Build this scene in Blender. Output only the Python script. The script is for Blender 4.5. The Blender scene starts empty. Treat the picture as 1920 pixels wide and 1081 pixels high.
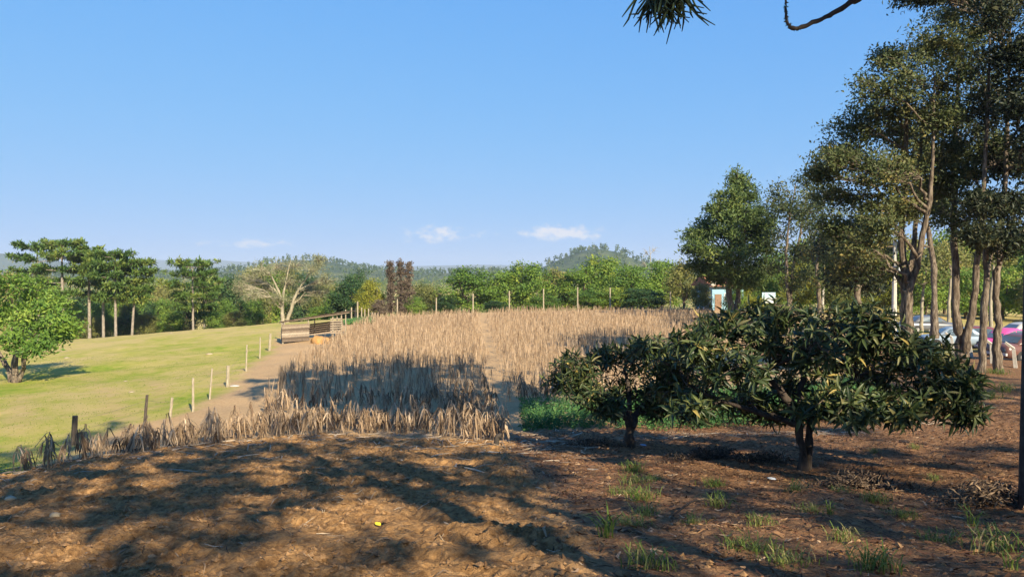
import bpy, math, random
import numpy as np
from mathutils import Vector

# ------------------------------------------------------------------ camera, sky, sun, exposure
sc = bpy.context.scene
COL = sc.collection
F = 1400.0                       # focal length in photograph pixels (1920 wide)
EYE = 1.65
PITCH = math.atan(30.5 / F)      # horizon sits 30 px above the middle
cam_d = bpy.data.cameras.new("camera"); cam = bpy.data.objects.new("camera", cam_d); COL.objects.link(cam)
cam_d.sensor_width = 36.0; cam_d.lens = 36.0 * F / 1920.0
cam_d.clip_start = 0.05; cam_d.clip_end = 40000
cam.location = (0, 0, EYE); cam.rotation_euler = (math.pi / 2 - PITCH, 0, 0)
sc.camera = cam

SUN_EL = math.radians(30); SUN_AZ = math.radians(153.4)      # clockwise from +Y: behind the camera, to the right
w = bpy.data.worlds.new("World"); sc.world = w; w.use_nodes = True
wn = w.node_tree
bg = wn.nodes["Background"]
sky = wn.nodes.new("ShaderNodeTexSky"); sky.sky_type = 'NISHITA'; sky.sun_disc = False
sky.sun_elevation = SUN_EL; sky.sun_rotation = SUN_AZ
sky.air_density = 1.0; sky.dust_density = 0.0; sky.ozone_density = 8.0; sky.altitude = 0
bg.inputs[1].default_value = 0.1
# soft shoulder on the sky's range, the same in every direction, as a phone camera records it
def vmath(op, a, b):
    n = wn.nodes.new('ShaderNodeVectorMath'); n.operation = op
    for i, x in enumerate((a, b)):
        if isinstance(x, tuple): n.inputs[i].default_value = x
        else: wn.links.new(x, n.inputs[i])
    return n.outputs[0]
sky_c = vmath('MULTIPLY', vmath('DIVIDE', sky.outputs[0], vmath('ADD', sky.outputs[0], (2.7, 1.45, .45))), (2.5, 3.26, 4.6))
# a few low fair-weather clouds, by direction: broken up by noise
tc = wn.nodes.new("ShaderNodeTexCoord")
sep = wn.nodes.new("ShaderNodeSeparateXYZ"); wn.links.new(tc.outputs["Generated"], sep.inputs[0])
def wmath(op, a, b=None, clamp=False):
    n = wn.nodes.new("ShaderNodeMath"); n.operation = op; n.use_clamp = clamp
    for i, x in enumerate((a, b)):
        if x is None: continue
        if isinstance(x, (int, float)): n.inputs[i].default_value = x
        else: wn.links.new(x, n.inputs[i])
    return n.outputs[0]
az = wmath('ARCTAN2', sep.outputs[0], sep.outputs[1])
el = wmath('ARCSINE', sep.outputs[2])
cmb = wn.nodes.new("ShaderNodeCombineXYZ")
wn.links.new(wmath('MULTIPLY', az, 60.0), cmb.inputs[0]); wn.links.new(wmath('MULTIPLY', el, 110.0), cmb.inputs[1])
nz = wn.nodes.new("ShaderNodeTexNoise"); wn.links.new(cmb.outputs[0], nz.inputs["Vector"])
nz.inputs["Scale"].default_value = 1.0; nz.inputs["Detail"].default_value = 7; nz.inputs["Roughness"].default_value = 0.6
tot = None
CLOUDS = [(1045, 436, 75, 15, 1.0), (1105, 440, 40, 13, .75), (820, 440, 62, 18, .8), (900, 440, 48, 11, .5), (480, 457, 75, 9, .75), (390, 456, 48, 6, .5),
          (60, 452, 50, 6, .4), (1385, 288, 12, 10, .35), (672, 273, 16, 5, .3),
          (-700, 430, 160, 16, .8), (2600, 425, 170, 18, .9), (3400, 440, 140, 12, .7)]
for (cu, cv, ru, rv, amp) in CLOUDS:
    a0 = math.atan((cu - 960) / F); e0 = math.atan((510 - cv) / F * math.cos(a0)); sa = ru / F; se = rv / F
    da = wmath('DIVIDE', wmath('SUBTRACT', az, a0), sa); de = wmath('DIVIDE', wmath('SUBTRACT', el, e0), se)
    r2 = wmath('ADD', wmath('MULTIPLY', da, da), wmath('MULTIPLY', de, de))
    g = wmath('MULTIPLY', wmath('EXPONENT', wmath('MULTIPLY', r2, -0.9)), amp)
    tot = g if tot is None else wmath('MAXIMUM', tot, g)
cl = wmath('MULTIPLY', wmath('SUBTRACT', wmath('ADD', tot, wmath('MULTIPLY', nz.outputs["Fac"], 2.2)), 1.5), 1.9, True)
cl = wmath('MULTIPLY', wmath('MULTIPLY', cl, wmath('MULTIPLY', tot, 1.8, True)), 0.92, True)
mixc = wn.nodes.new("ShaderNodeMix"); mixc.data_type = 'RGBA'
wn.links.new(cl, mixc.inputs["Factor"]); wn.links.new(sky_c, mixc.inputs["A"]); mixc.inputs["B"].default_value = (4.3, 4.15, 4.2, 1)
wn.links.new(mixc.outputs["Result"], bg.inputs[0])

sl = bpy.data.lights.new("sun", 'SUN'); so = bpy.data.objects.new("sun", sl); COL.objects.link(so)
sl.energy = 5.0; sl.angle = math.radians(0.53); sl.color = (1.0, 0.85, 0.62)
SUN = np.array([math.sin(SUN_AZ) * math.cos(SUN_EL), math.cos(SUN_AZ) * math.cos(SUN_EL), math.sin(SUN_EL)])
so.rotation_euler = Vector((-SUN).tolist()).to_track_quat('-Z', 'Y').to_euler(); so.location = (0, 0, 60)

sc.render.engine = 'CYCLES'
sc.view_settings.view_transform = 'Standard'; sc.view_settings.look = 'None'
sc.view_settings.exposure = 1.12; sc.view_settings.gamma = 1.0; sc.view_settings.use_curve_mapping = False
cy = sc.cycles
cy.max_bounces = 6; cy.diffuse_bounces = 3; cy.glossy_bounces = 2; cy.transmission_bounces = 4; cy.transparent_max_bounces = 6; cy.volume_bounces = 0
cy.use_denoising = True; cy.denoiser = 'OPENIMAGEDENOISE'; cy.denoising_input_passes = 'RGB_ALBEDO_NORMAL'
cy.caustics_reflective = False; cy.caustics_refractive = False

# ------------------------------------------------------------------ numeric helpers
rng = np.random.default_rng(7)
def nrm(a): return a / np.maximum(np.linalg.norm(a, axis=-1, keepdims=True), 1e-9)
def sstep(a, b, x):
    t = np.clip((x - a) / (b - a), 0, 1); return t * t * (3 - 2 * t)
def ray(u, v):
    xc = (u - 960.0) / F; yc = (540.5 - v) / F; cp, sp = math.cos(PITCH), math.sin(PITCH)
    return np.array([xc, cp + yc * sp, -sp + yc * cp])
def P(u, v, d):
    r = ray(u, v); return np.array([0, 0, EYE]) + r * (d / r[1])
def hash2(ix, iy, s):
    h = (ix.astype(np.int64) * 374761393 + iy.astype(np.int64) * 668265263 + s * 1442695041) & 0x7fffffff
    h = ((h ^ (h >> 13)) * 1274126177) & 0x7fffffff
    return ((h ^ (h >> 16)) & 0xffff) / 65535.0
def vnoise(x, y, s=0):
    x0 = np.floor(x); y0 = np.floor(y); fx = x - x0; fy = y - y0
    fx = fx * fx * (3 - 2 * fx); fy = fy * fy * (3 - 2 * fy)
    a = hash2(x0, y0, s); b = hash2(x0 + 1, y0, s); c = hash2(x0, y0 + 1, s); d = hash2(x0 + 1, y0 + 1, s)
    return (a * (1 - fx) + b * fx) * (1 - fy) + (c * (1 - fx) + d * fx) * fy
def fbm(x, y, o=4, s=0):
    t = 0; a = 1; n = 0
    for i in range(o):
        t = t + a * vnoise(x * 2 ** i, y * 2 ** i, s + i); n += a; a *= .5
    return t / n

# ------------------------------------------------------------------ terrain: heights measured from the photograph (u, v, distance)
CP = [(960,1081,6),(0,1081,6),(1920,1081,6),(950,832,21),(600,818,22),(350,838,20.5),(150,866,18.5),(20,886,17.5),
      (30,716,47),(110,640,110),(300,625,110),(600,603,110),(400,750,33),(460,696,43),(530,645,62),(0,868,23),(100,800,27.5),
      (520,770,29),(935,770,28),(920,690,40),(900,620,68),(900,592,85),(1150,588,85),(1300,590,85),(700,605,80),
      (1505,880,14.5),(1180,838,19),(1915,960,10),(1840,700,29.5),(1700,690,31),(1890,650,50),(1345,580,92),(1550,590,75),(1300,700,38),(-300,760,40),(-300,650,110),(2300,690,32),(2300,640,60)]
pts = [P(*c) for c in CP]
pts += [np.array(p, float) for p in [(0,0,0),(-8,0,-.1),(8,0,-.1),(0,-15,.6),(-25,-15,.3),(25,-15,.6),(-22,4,-2.2),(24,6,-1.2),(0,-45,1),(40,-40,1),(-40,-40,1),
        (0,125,-5.8),(30,125,-5.2),(70,110,-4.2),(-30,130,-8),(45,70,-3.4),(70,50,-3),(-75,70,-7.5)]]
pts = np.array(pts); C2 = pts[:, :2]
def tps_phi(r2): return r2 * np.log(np.maximum(r2, 1e-6)) * .5
n_ = len(C2); K = tps_phi(((C2[:, None] - C2[None]) ** 2).sum(-1)) + np.eye(n_) * 12.0
Q = np.c_[np.ones(n_), C2]; A_ = np.block([[K, Q], [Q.T, np.zeros((3, 3))]])
W_ = np.linalg.solve(A_, np.r_[pts[:, 2], np.zeros(3)])
def H(x, y):
    x = np.asarray(x, float); y = np.asarray(y, float); sh = x.shape; x = x.ravel(); y = y.ravel()
    xc = np.clip(x, -95, 95); yc = np.clip(y, -50, 135)
    z = W_[-3] + W_[-2] * xc + W_[-1] * yc
    for i in range(n_): z = z + W_[i] * tps_phi((xc - C2[i, 0]) ** 2 + (yc - C2[i, 1]) ** 2)
    z = np.clip(z, -12, 1.5)
    r = np.hypot(x, y - 25); t = sstep(95, 190, r)
    far = -13.5 + 2.5 * (fbm(x / 160, y / 160, 3, 5) - .5) + 6 * sstep(20, 120, x) * (1 - sstep(150, 500, y))
    return (z * (1 - t) + far * t).reshape(sh)
def Hs(x, y): return float(H(np.array([x]), np.array([y]))[0])
def G(u, v, dmax=400):
    """where the line of sight through a pixel meets the ground"""
    r = ray(u, v); d = np.arange(3, dmax, .1); p = np.array([0, 0, EYE])[None] + r[None] * (d / r[1])[:, None]
    below = p[:, 2] <= H(p[:, 0], p[:, 1])
    i = int(np.argmax(below)) if below.any() else len(d) - 1
    return np.array([p[i, 0], p[i, 1], Hs(p[i, 0], p[i, 1])])
def poly_sd(x, y, poly):
    """signed distance, positive inside"""
    poly = np.asarray(poly, float); d = np.full(x.shape, 1e9); ins = np.zeros(x.shape, bool); m = len(poly)
    for i in range(m):
        ax, ay = poly[i]; bx, by = poly[(i + 1) % m]
        ex, ey = bx - ax, by - ay; t = np.clip(((x - ax) * ex + (y - ay) * ey) / (ex * ex + ey * ey + 1e-12), 0, 1)
        d = np.minimum(d, np.hypot(x - ax - t * ex, y - ay - t * ey))
        c = ((ay > y) != (by > y)) & (x < (bx - ax) * (y - ay) / (by - ay + 1e-12) + ax)
        ins ^= c
    return np.where(ins, d, -d)

# ------------------------------------------------------------------ mesh helpers
class MB:
    def __init__(s): s.V = []; s.T = []; s.Q = []; s.R = []; s.n = 0
    def add(s, v, t=None, q=None, r=0.5):
        v = np.asarray(v, float).reshape(-1, 3)
        if t is not None and len(t): s.T.append(np.asarray(t, np.int64).reshape(-1, 3) + s.n)
        if q is not None and len(q): s.Q.append(np.asarray(q, np.int64).reshape(-1, 4) + s.n)
        s.V.append(v); s.R.append(np.broadcast_to(np.asarray(r, float), (len(v),)).copy()); s.n += len(v)
        return s
    def mesh(s, name, mat, smooth=False):
        V = np.concatenate(s.V); T = np.concatenate(s.T) if s.T else np.zeros((0, 3), int); Qd = np.concatenate(s.Q) if s.Q else np.zeros((0, 4), int)
        me = bpy.data.meshes.new(name); me.vertices.add(len(V)); me.vertices.foreach_set("co", V.astype(np.float32).ravel())
        nl = T.size + Qd.size; me.loops.add(nl); me.loops.foreach_set("vertex_index", np.r_[T.ravel(), Qd.ravel()].astype(np.int32))
        npoly = len(T) + len(Qd); me.polygons.add(npoly)
        st = np.r_[np.arange(len(T)) * 3, T.size + np.arange(len(Qd)) * 4].astype(np.int32)
        me.polygons.foreach_set("loop_start", st)
        me.polygons.foreach_set("use_smooth", np.full(npoly, smooth))
        a = me.attributes.new("rnd", 'FLOAT', 'POINT'); a.data.foreach_set("value", np.concatenate(s.R).astype(np.float32))
        me.materials.append(mat); me.update(calc_edges=True); me.validate()
        return me
    def obj(s, name, mat, parent=None, smooth=False, loc=None):
        o = bpy.data.objects.new(name, s.mesh(name, mat, smooth)); COL.objects.link(o)
        if parent is not None: o.parent = parent
        if loc is not None: o.location = loc
        return o
def tag(o, label=None, cat=None, group=None, kind=None):
    if label: o["label"] = label
    if cat: o["category"] = cat
    if group: o["group"] = group
    if kind: o["kind"] = kind
    return o
def thing(name, loc, label, cat, group=None, rz=0):
    o = bpy.data.objects.new(name, None); COL.objects.link(o); o.location = tuple(map(float, loc)); o.rotation_euler = (0, 0, rz)
    o.empty_display_size = .2
    return tag(o, label, cat, group)
def copy_thing(root, loc=None, rz=None, scale=None, label=None, group=None):
    r = root.copy(); COL.objects.link(r)
    if loc is not None: r.location = tuple(map(float, loc))
    if rz is not None: r.rotation_euler = (0, 0, rz)
    if scale is not None: r.scale = scale if hasattr(scale, '__len__') else (scale,) * 3
    if label: r["label"] = label
    if group: r["group"] = group
    for ch in list(root.children):
        c = ch.copy(); COL.objects.link(c); c.parent = r
        for g in list(ch.children):
            d = g.copy(); COL.objects.link(d); d.parent = c
    return r
def tubes(mb, paths, radii, k=5, r=0.5, cap=False):
    """paths (m,n,3), radii (m,n)"""
    paths = np.asarray(paths, float); radii = np.asarray(radii, float)
    if paths.ndim == 2: paths = paths[None]; radii = radii[None]
    m, n, _ = paths.shape
    tn = nrm(np.gradient(paths, axis=1)); mt = np.abs(nrm(paths[:, -1] - paths[:, 0]))
    ref = np.where((mt[:, 2] > .7)[:, None], np.array([1., 0.13, 0]), np.array([0, 0, 1.]))[:, None, :]
    sd = nrm(np.cross(tn, ref)); up = np.cross(sd, tn)
    a = np.arange(k) * 2 * np.pi / k
    v = paths[:, :, None] + radii[:, :, None, None] * (np.cos(a)[None, None, :, None] * sd[:, :, None] + np.sin(a)[None, None, :, None] * up[:, :, None])
    i = np.arange(n - 1)[:, None] * k; j = np.arange(k)[None]; jn = (j + 1) % k
    q = np.stack([i + j, i + jn, i + k + jn, i + k + j], -1).reshape(-1, 4)
    q = (np.arange(m)[:, None, None] * n * k + q[None]).reshape(-1, 4)
    rr = r if np.ndim(r) == 0 else np.repeat(np.asarray(r), n * k)
    base = mb.n
    mb.add(v.reshape(-1, 3), None, q, rr)
    if cap:
        for e in range(m):
            for end in (0, n - 1):
                o = base + e * n * k + end * k
                c = mb.n; mb.add(paths[e, end][None], r=0.5 if np.ndim(r) == 0 else r[e])
                jj = np.arange(k); t = np.stack([o + jj, o + (jj + 1) % k, np.full(k, c)], 1)
                if end == 0: t = t[:, ::-1]
                mb.T.append(t)
def resample(p, rad, n):
    p = np.asarray(p, float); rad = np.asarray(rad, float); m = len(p); t = np.linspace(0, m - 1, n)
    i = np.clip(t.astype(int), 0, m - 2); f = (t - i)[:, None]
    p0 = p[np.maximum(i - 1, 0)]; p1 = p[i]; p2 = p[i + 1]; p3 = p[np.minimum(i + 2, m - 1)]
    q = .5 * ((2 * p1) + (-p0 + p2) * f + (2 * p0 - 5 * p1 + 4 * p2 - p3) * f ** 2 + (-p0 + 3 * p1 - 3 * p2 + p3) * f ** 3)
    return q, np.interp(t, np.arange(m), rad)
def leaves(mb, c, d, L, Wd, r, g, fold=.12, face=None):
    """kite-shaped leaves: c base, d axis"""
    n = len(c); h_ = g.normal(size=(n, 3)) * (1 if face is None else .45) + (0 if face is None else face); s = nrm(np.cross(h_, d)); nn = np.cross(s, d)
    L = np.broadcast_to(np.asarray(L, float), (n,))[:, None]; Wd = np.broadcast_to(np.asarray(Wd, float), (n,))[:, None]
    m = c + d * L * .45 - nn * L * fold
    v = np.stack([c, m + s * Wd * .5, c + d * L, m - s * Wd * .5], 1).reshape(-1, 3)
    q = (np.arange(n)[:, None] * 4 + np.array([0, 1, 2, 3])[None])
    mb.add(v, None, q, np.repeat(np.broadcast_to(r, (n,)), 4))
def box(mb, c, s, rot=0, r=.5, tilt=None, R=None):
    c = np.asarray(c, float); s = np.asarray(s, float) / 2
    v = np.array([[x, y, z] for x in (-1, 1) for y in (-1, 1) for z in (-1, 1)], float) * s
    if tilt: ca, sa = math.cos(tilt), math.sin(tilt); v = np.c_[v[:, 0] * ca + v[:, 2] * sa, v[:, 1], -v[:, 0] * sa + v[:, 2] * ca]
    ca, sa = math.cos(rot), math.sin(rot); v = np.c_[v[:, 0] * ca - v[:, 1] * sa, v[:, 0] * sa + v[:, 1] * ca, v[:, 2]]
    q = [[0, 1, 3, 2], [4, 6, 7, 5], [0, 4, 5, 1], [2, 3, 7, 6], [0, 2, 6, 4], [1, 5, 7, 3]]
    mb.add(v + c, None, q, r); return mb

# ------------------------------------------------------------------ materials
def mat_base(name):
    m = bpy.data.materials.new(name); m.use_nodes = True; nt = m.node_tree; nt.nodes.clear()
    out = nt.nodes.new("ShaderNodeOutputMaterial"); return m, nt, out
def N(nt, t, **kw):
    n = nt.nodes.new(t)
    for k, v in kw.items():
        if k in n.inputs: n.inputs[k].default_value = v
        else: setattr(n, k, v)
    return n
def ramp(nt, fac, stops):
    r = nt.nodes.new("ShaderNodeValToRGB"); e = r.color_ramp.elements
    e[0].position, e[0].color = stops[0][0], (*stops[0][1], 1); e[1].position, e[1].color = stops[-1][0], (*stops[-1][1], 1)
    for p, c in stops[1:-1]: x = e.new(p); x.color = (*c, 1)
    nt.links.new(fac, r.inputs[0]); return r.outputs[0]
def leaf_mat(name, stops, trans=.3, rough=.55, spec=.3, objvar=.25):
    m, nt, out = mat_base(name)
    at = N(nt, "ShaderNodeAttribute", attribute_name="rnd"); oi = N(nt, "ShaderNodeObjectInfo")
    mm = N(nt, "ShaderNodeMath", operation='MULTIPLY_ADD'); nt.links.new(oi.outputs["Random"], mm.inputs[0]); mm.inputs[1].default_value = objvar
    sub = N(nt, "ShaderNodeMath", operation='SUBTRACT'); nt.links.new(at.outputs["Fac"], sub.inputs[0]); sub.inputs[1].default_value = objvar / 2
    nt.links.new(sub.outputs[0], mm.inputs[2])
    col = ramp(nt, mm.outputs[0], stops)
    p = N(nt, "ShaderNodeBsdfPrincipled"); nt.links.new(col, p.inputs["Base Color"]); p.inputs["Roughness"].default_value = rough; p.inputs["Specular IOR Level"].default_value = spec
    t = N(nt, "ShaderNodeBsdfTranslucent"); nt.links.new(col, t.inputs["Color"])
    mx = N(nt, "ShaderNodeMixShader"); mx.inputs[0].default_value = trans
    nt.links.new(p.outputs[0], mx.inputs[1]); nt.links.new(t.outputs[0], mx.inputs[2]); nt.links.new(mx.outputs[0], out.inputs[0])
    return m
def noise_mat(name, stops, scale=6, stretch=(1, 1, 1), rough=.85, bump=.4, dist=.02, spec=.2, detail=6, metallic=0, rndmix=.3):
    m, nt, out = mat_base(name)
    tcn = N(nt, "ShaderNodeTexCoord"); mp = N(nt, "ShaderNodeMapping"); mp.inputs["Scale"].default_value = stretch; nt.links.new(tcn.outputs["Object"], mp.inputs[0])
    nz = N(nt, "ShaderNodeTexNoise"); nt.links.new(mp.outputs[0], nz.inputs["Vector"]); nz.inputs["Scale"].default_value = scale; nz.inputs["Detail"].default_value = detail; nz.inputs["Roughness"].default_value = .65
    at = N(nt, "ShaderNodeAttribute", attribute_name="rnd")
    ma = N(nt, "ShaderNodeMath", operation='MULTIPLY_ADD'); nt.links.new(at.outputs["Fac"], ma.inputs[0]); ma.inputs[1].default_value = rndmix
    sb = N(nt, "ShaderNodeMath", operation='SUBTRACT'); nt.links.new(nz.outputs["Fac"], sb.inputs[0]); sb.inputs[1].default_value = rndmix / 2; nt.links.new(sb.outputs[0], ma.inputs[2])
    col = ramp(nt, ma.outputs[0], stops)
    p = N(nt, "ShaderNodeBsdfPrincipled"); nt.links.new(col, p.inputs["Base Color"]); p.inputs["Roughness"].default_value = rough; p.inputs["Specular IOR Level"].default_value = spec; p.inputs["Metallic"].default_value = metallic
    if bump:
        b = N(nt, "ShaderNodeBump"); b.inputs["Strength"].default_value = bump; b.inputs["Distance"].default_value = dist
        nt.links.new(nz.outputs["Fac"], b.inputs["Height"]); nt.links.new(b.outputs[0], p.inputs["Normal"])
    nt.links.new(p.outputs[0], out.inputs[0]); return m
def paint_mat(name, c, rough=.3, wear=.15, metallic=0.0):
    c = np.array(c); return noise_mat(name, [(.3, tuple(c * (1 - wear))), (.6, tuple(c))], scale=3, rough=rough, bump=0, spec=.5, metallic=metallic)

M = {}
M['bark'] = noise_mat('bark', [(.35, (.045, .034, .026)), (.5, (.14, .11, .08)), (.68, (.30, .25, .19))], 11, (1, 1, .22), bump=1.0, dist=.07)
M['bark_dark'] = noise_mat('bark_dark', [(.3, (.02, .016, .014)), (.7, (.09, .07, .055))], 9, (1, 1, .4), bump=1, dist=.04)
M['bark_pale'] = noise_mat('bark_pale', [(.3, (.16, .14, .10)), (.7, (.42, .38, .28))], 5, (1, 1, .4), bump=.5)
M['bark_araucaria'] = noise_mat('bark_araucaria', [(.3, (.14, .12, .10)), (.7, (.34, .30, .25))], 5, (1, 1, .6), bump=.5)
M['leaf_tree'] = leaf_mat('leaf_tree', [(0, (0.044, 0.067, 0.025)), (.5, (0.096, 0.121, 0.041)), (.85, (0.178, 0.170, 0.056)), (1, (0.297, 0.237, 0.069))])
M['leaf_dark'] = leaf_mat('leaf_dark', [(0, (0.015, 0.026, 0.015)), (.6, (0.040, 0.055, 0.024)), (1, (0.094, 0.088, 0.033))], .2)
M['leaf_conifer'] = leaf_mat('leaf_conifer', [(0, (0.044, 0.080, 0.024)), (.5, (0.106, 0.160, 0.042)), (1, (0.237, 0.275, 0.072))], .2)
M['leaf_bright'] = leaf_mat('leaf_bright', [(0, (0.073, 0.153, 0.027)), (.5, (0.159, 0.263, 0.041)), (1, (0.317, 0.401, 0.068))], .3)
M['leaf_green'] = leaf_mat('leaf_green', [(0, (0.067, 0.141, 0.022)), (.5, (0.166, 0.263, 0.036)), (1, (0.375, 0.414, 0.065))], .3, objvar=.5)
M['leaf_deep'] = leaf_mat('leaf_deep', [(0, (0.020, 0.056, 0.020)), (.6, (0.049, 0.105, 0.031)), (1, (0.112, 0.168, 0.042))], .25)
M['leaf_yellow'] = leaf_mat('leaf_yellow', [(0, (0.149, 0.172, 0.023)), (.5, (0.276, 0.287, 0.034)), (1, (0.414, 0.380, 0.057))], .3)
M['leaf_olive'] = leaf_mat('leaf_olive', [(0, (0.085, 0.106, 0.031)), (.5, (0.170, 0.185, 0.049)), (1, (0.312, 0.284, 0.086))], .25, objvar=.5)
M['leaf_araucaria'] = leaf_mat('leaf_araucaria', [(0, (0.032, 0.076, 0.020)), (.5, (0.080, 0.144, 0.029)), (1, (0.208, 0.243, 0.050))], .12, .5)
M['leaf_brown'] = leaf_mat('leaf_brown', [(0, (0.060, 0.045, 0.033)), (.5, (0.128, 0.099, 0.071)), (1, (0.204, 0.162, 0.114))], .15)
M['leaf_lichen'] = leaf_mat('leaf_lichen', [(0, (0.139, 0.147, 0.072)), (.5, (0.246, 0.258, 0.135)), (1, (0.328, 0.340, 0.198))], .2)
M['leaf_loquat'] = leaf_mat('leaf_loquat', [(0, (.020, .040, .016)), (.45, (.052, .078, .025)), (.75, (.12, .14, .045)), (.92, (.26, .23, .10)), (1, (.42, .32, .09))], .22, .42, .35, .06)
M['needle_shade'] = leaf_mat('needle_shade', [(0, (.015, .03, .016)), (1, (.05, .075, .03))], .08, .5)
M['corn'] = leaf_mat('corn', [(0, (.15, .10, .062)), (.5, (.36, .258, .163)), (1, (.60, .465, .32))], .25, .7, .15)
M['straw'] = leaf_mat('straw', [(0, (.17, .12, .08)), (.5, (.32, .25, .17)), (1, (.52, .43, .31))], .1, .7, .15)
M['litter'] = leaf_mat('litter', [(0, (0.045, 0.024, 0.014)), (.5, (0.153, 0.072, 0.038)), (.85, (0.270, 0.153, 0.076)), (1, (0.378, 0.281, 0.187))], .1, .7, .15)
M['brush'] = leaf_mat('brush', [(0, (0.041, 0.029, 0.022)), (.6, (0.108, 0.078, 0.055)), (1, (0.270, 0.192, 0.121))], .1, .7, .15)
M['grass'] = leaf_mat('grass', [(0, (.12, .19, .02)), (.6, (.22, .29, .04)), (1, (.40, .36, .10))], .35)
M['tuft'] = leaf_mat('tuft', [(0, (.07, .12, .02)), (.6, (.14, .20, .035)), (.85, (.24, .24, .07)), (1, (.38, .31, .15))], .3)
M['weed'] = leaf_mat('weed', [(0, (.03, .10, .035)), (.6, (.07, .19, .06)), (1, (.16, .28, .07))], .3)
M['forest'] = leaf_mat('forest', [(0, (0.029, 0.065, 0.021)), (.35, (0.065, 0.111, 0.029)), (.7, (0.130, 0.169, 0.046)), (1, (0.221, 0.208, 0.078))], .2)
M['wood'] = noise_mat('wood', [(.3, (.10, .075, .055)), (.55, (.22, .175, .13)), (.85, (.42, .36, .28))], 5, (.5, 6, 6), bump=.4, rndmix=.5)
M['wood_post'] = noise_mat('wood_post', [(.3, (.20, .17, .12)), (.6, (.38, .33, .24)), (.85, (.5, .45, .35))], 8, (3, 3, .5), bump=.5)
M['wood_dark'] = noise_mat('wood_dark', [(.3, (.03, .025, .02)), (.7, (.12, .10, .08))], 8, (3, 3, .5), bump=.5)
M['concrete'] = noise_mat('concrete', [(.3, (.36, .34, .29)), (.7, (.58, .56, .50))], 6, bump=.2)
M['wire'] = noise_mat('wire', [(.3, (.12, .11, .10)), (.7, (.22, .21, .2))], 6, bump=0, metallic=.6, rough=.5)
M['clod'] = noise_mat('clod', [(.3, (.14, .078, .036)), (.55, (.26, .155, .073)), (.8, (.36, .225, .115))], 14, bump=.7, dist=.02)
M['mound'] = noise_mat('mound', [(.3, (.34, .18, .06)), (.7, (.50, .29, .11))], 5, bump=.6)
M['stone'] = noise_mat('stone', [(.3, (.24, .19, .12)), (.7, (.44, .36, .24))], 5, bump=.6)
M['glass'] = paint_mat('glass', (.10, .14, .17), .08, .2)
M['rubber'] = paint_mat('rubber', (.02, .02, .02), .8)
M['hub'] = paint_mat('hub', (.35, .34, .33), .4, .3)
M['chrome'] = paint_mat('chrome', (.5, .5, .5), .3, .3)

# ------------------------------------------------------------------ ground zones (from the photograph, brought down to the ground)
FENCE_PX = [(20, 890), (137, 832), (273, 793), (320, 786), (363, 772), (396, 748), (428, 722), (463, 695), (487, 672), (507, 655)]
fence_w = [G(*p) for p in FENCE_PX]
PASTURE = [(-60, 4), (-22, 9)] + [tuple(p[:2]) for p in fence_w] + [tuple(G(522, 643)[:2]), tuple(G(520, 625)[:2]), tuple(P(700, 600, 104)[:2]), (-18, 150), (-150, 150), (-150, 4)]
TILL = [(-18, -6)] + [tuple((G(u, v) + [0, .5, 0])[:2]) for u, v in [(20, 885), (150, 865), (350, 838), (600, 818), (950, 832), (1010, 900), (1090, 1000)]] + [(.7, 5.0), (1, -6)]
FIELD_L = [G(*p)[:2] for p in [(505, 770), (512, 738), (552, 690), (606, 652), (644, 628)]] + [P(690, 600, 82)[:2]]
PATH_C = [tuple(p) for p in (G(955, 800)[:2], G(937, 760)[:2], G(925, 690)[:2], G(912, 640)[:2], G(903, 600)[:2])]
TRACKS = [[tuple(G(*p)[:2]) for p in t] for t in ([(232, 792), (215, 765), (205, 740), (160, 705)], [(290, 770), (302, 735), (292, 722), (268, 708)], [(45, 812), (38, 785), (40, 740)], [(438, 716), (410, 705), (380, 690)])]
def zones(x, y):
    wob = (fbm(x * .5, y * .5, 4, 21) - .5) * 2.2
    g = sstep(-.5, .6, poly_sd(x, y, PASTURE) + wob)
    for tr in TRACKS:
        for (a, b_) in zip(tr[:-1], tr[1:]):
            ex, ey = b_[0] - a[0], b_[1] - a[1]; t = np.clip(((x - a[0]) * ex + (y - a[1]) * ey) / (ex * ex + ey * ey), 0, 1)
            g = g * (1 - .8 * np.exp(-(np.hypot(x - a[0] - t * ex, y - a[1] - t * ey) / .28) ** 2) * (.4 + .6 * vnoise(x, y, 77)))
    r = np.hypot(x, y - 25); g = np.maximum(g, sstep(88, 100, r + wob))
    till = sstep(-.4, .5, poly_sd(x, y, TILL) + wob * .3)
    lit = sstep(-2.0, -.5, x + wob * .5) * (1 - sstep(21, 25, y - .45 * x + wob)) * sstep(-30, -20, y) * (1 - till)
    lit = np.maximum(lit, sstep(13, 16, x + wob) * (1 - sstep(48, 56, y + wob)))
    rough = sstep(26, 32, x + wob * 2) * sstep(28, 36, y)
    return np.clip(np.maximum(g, .65 * rough), 0, 1), till * (1 - g), lit * (1 - g)

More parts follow.
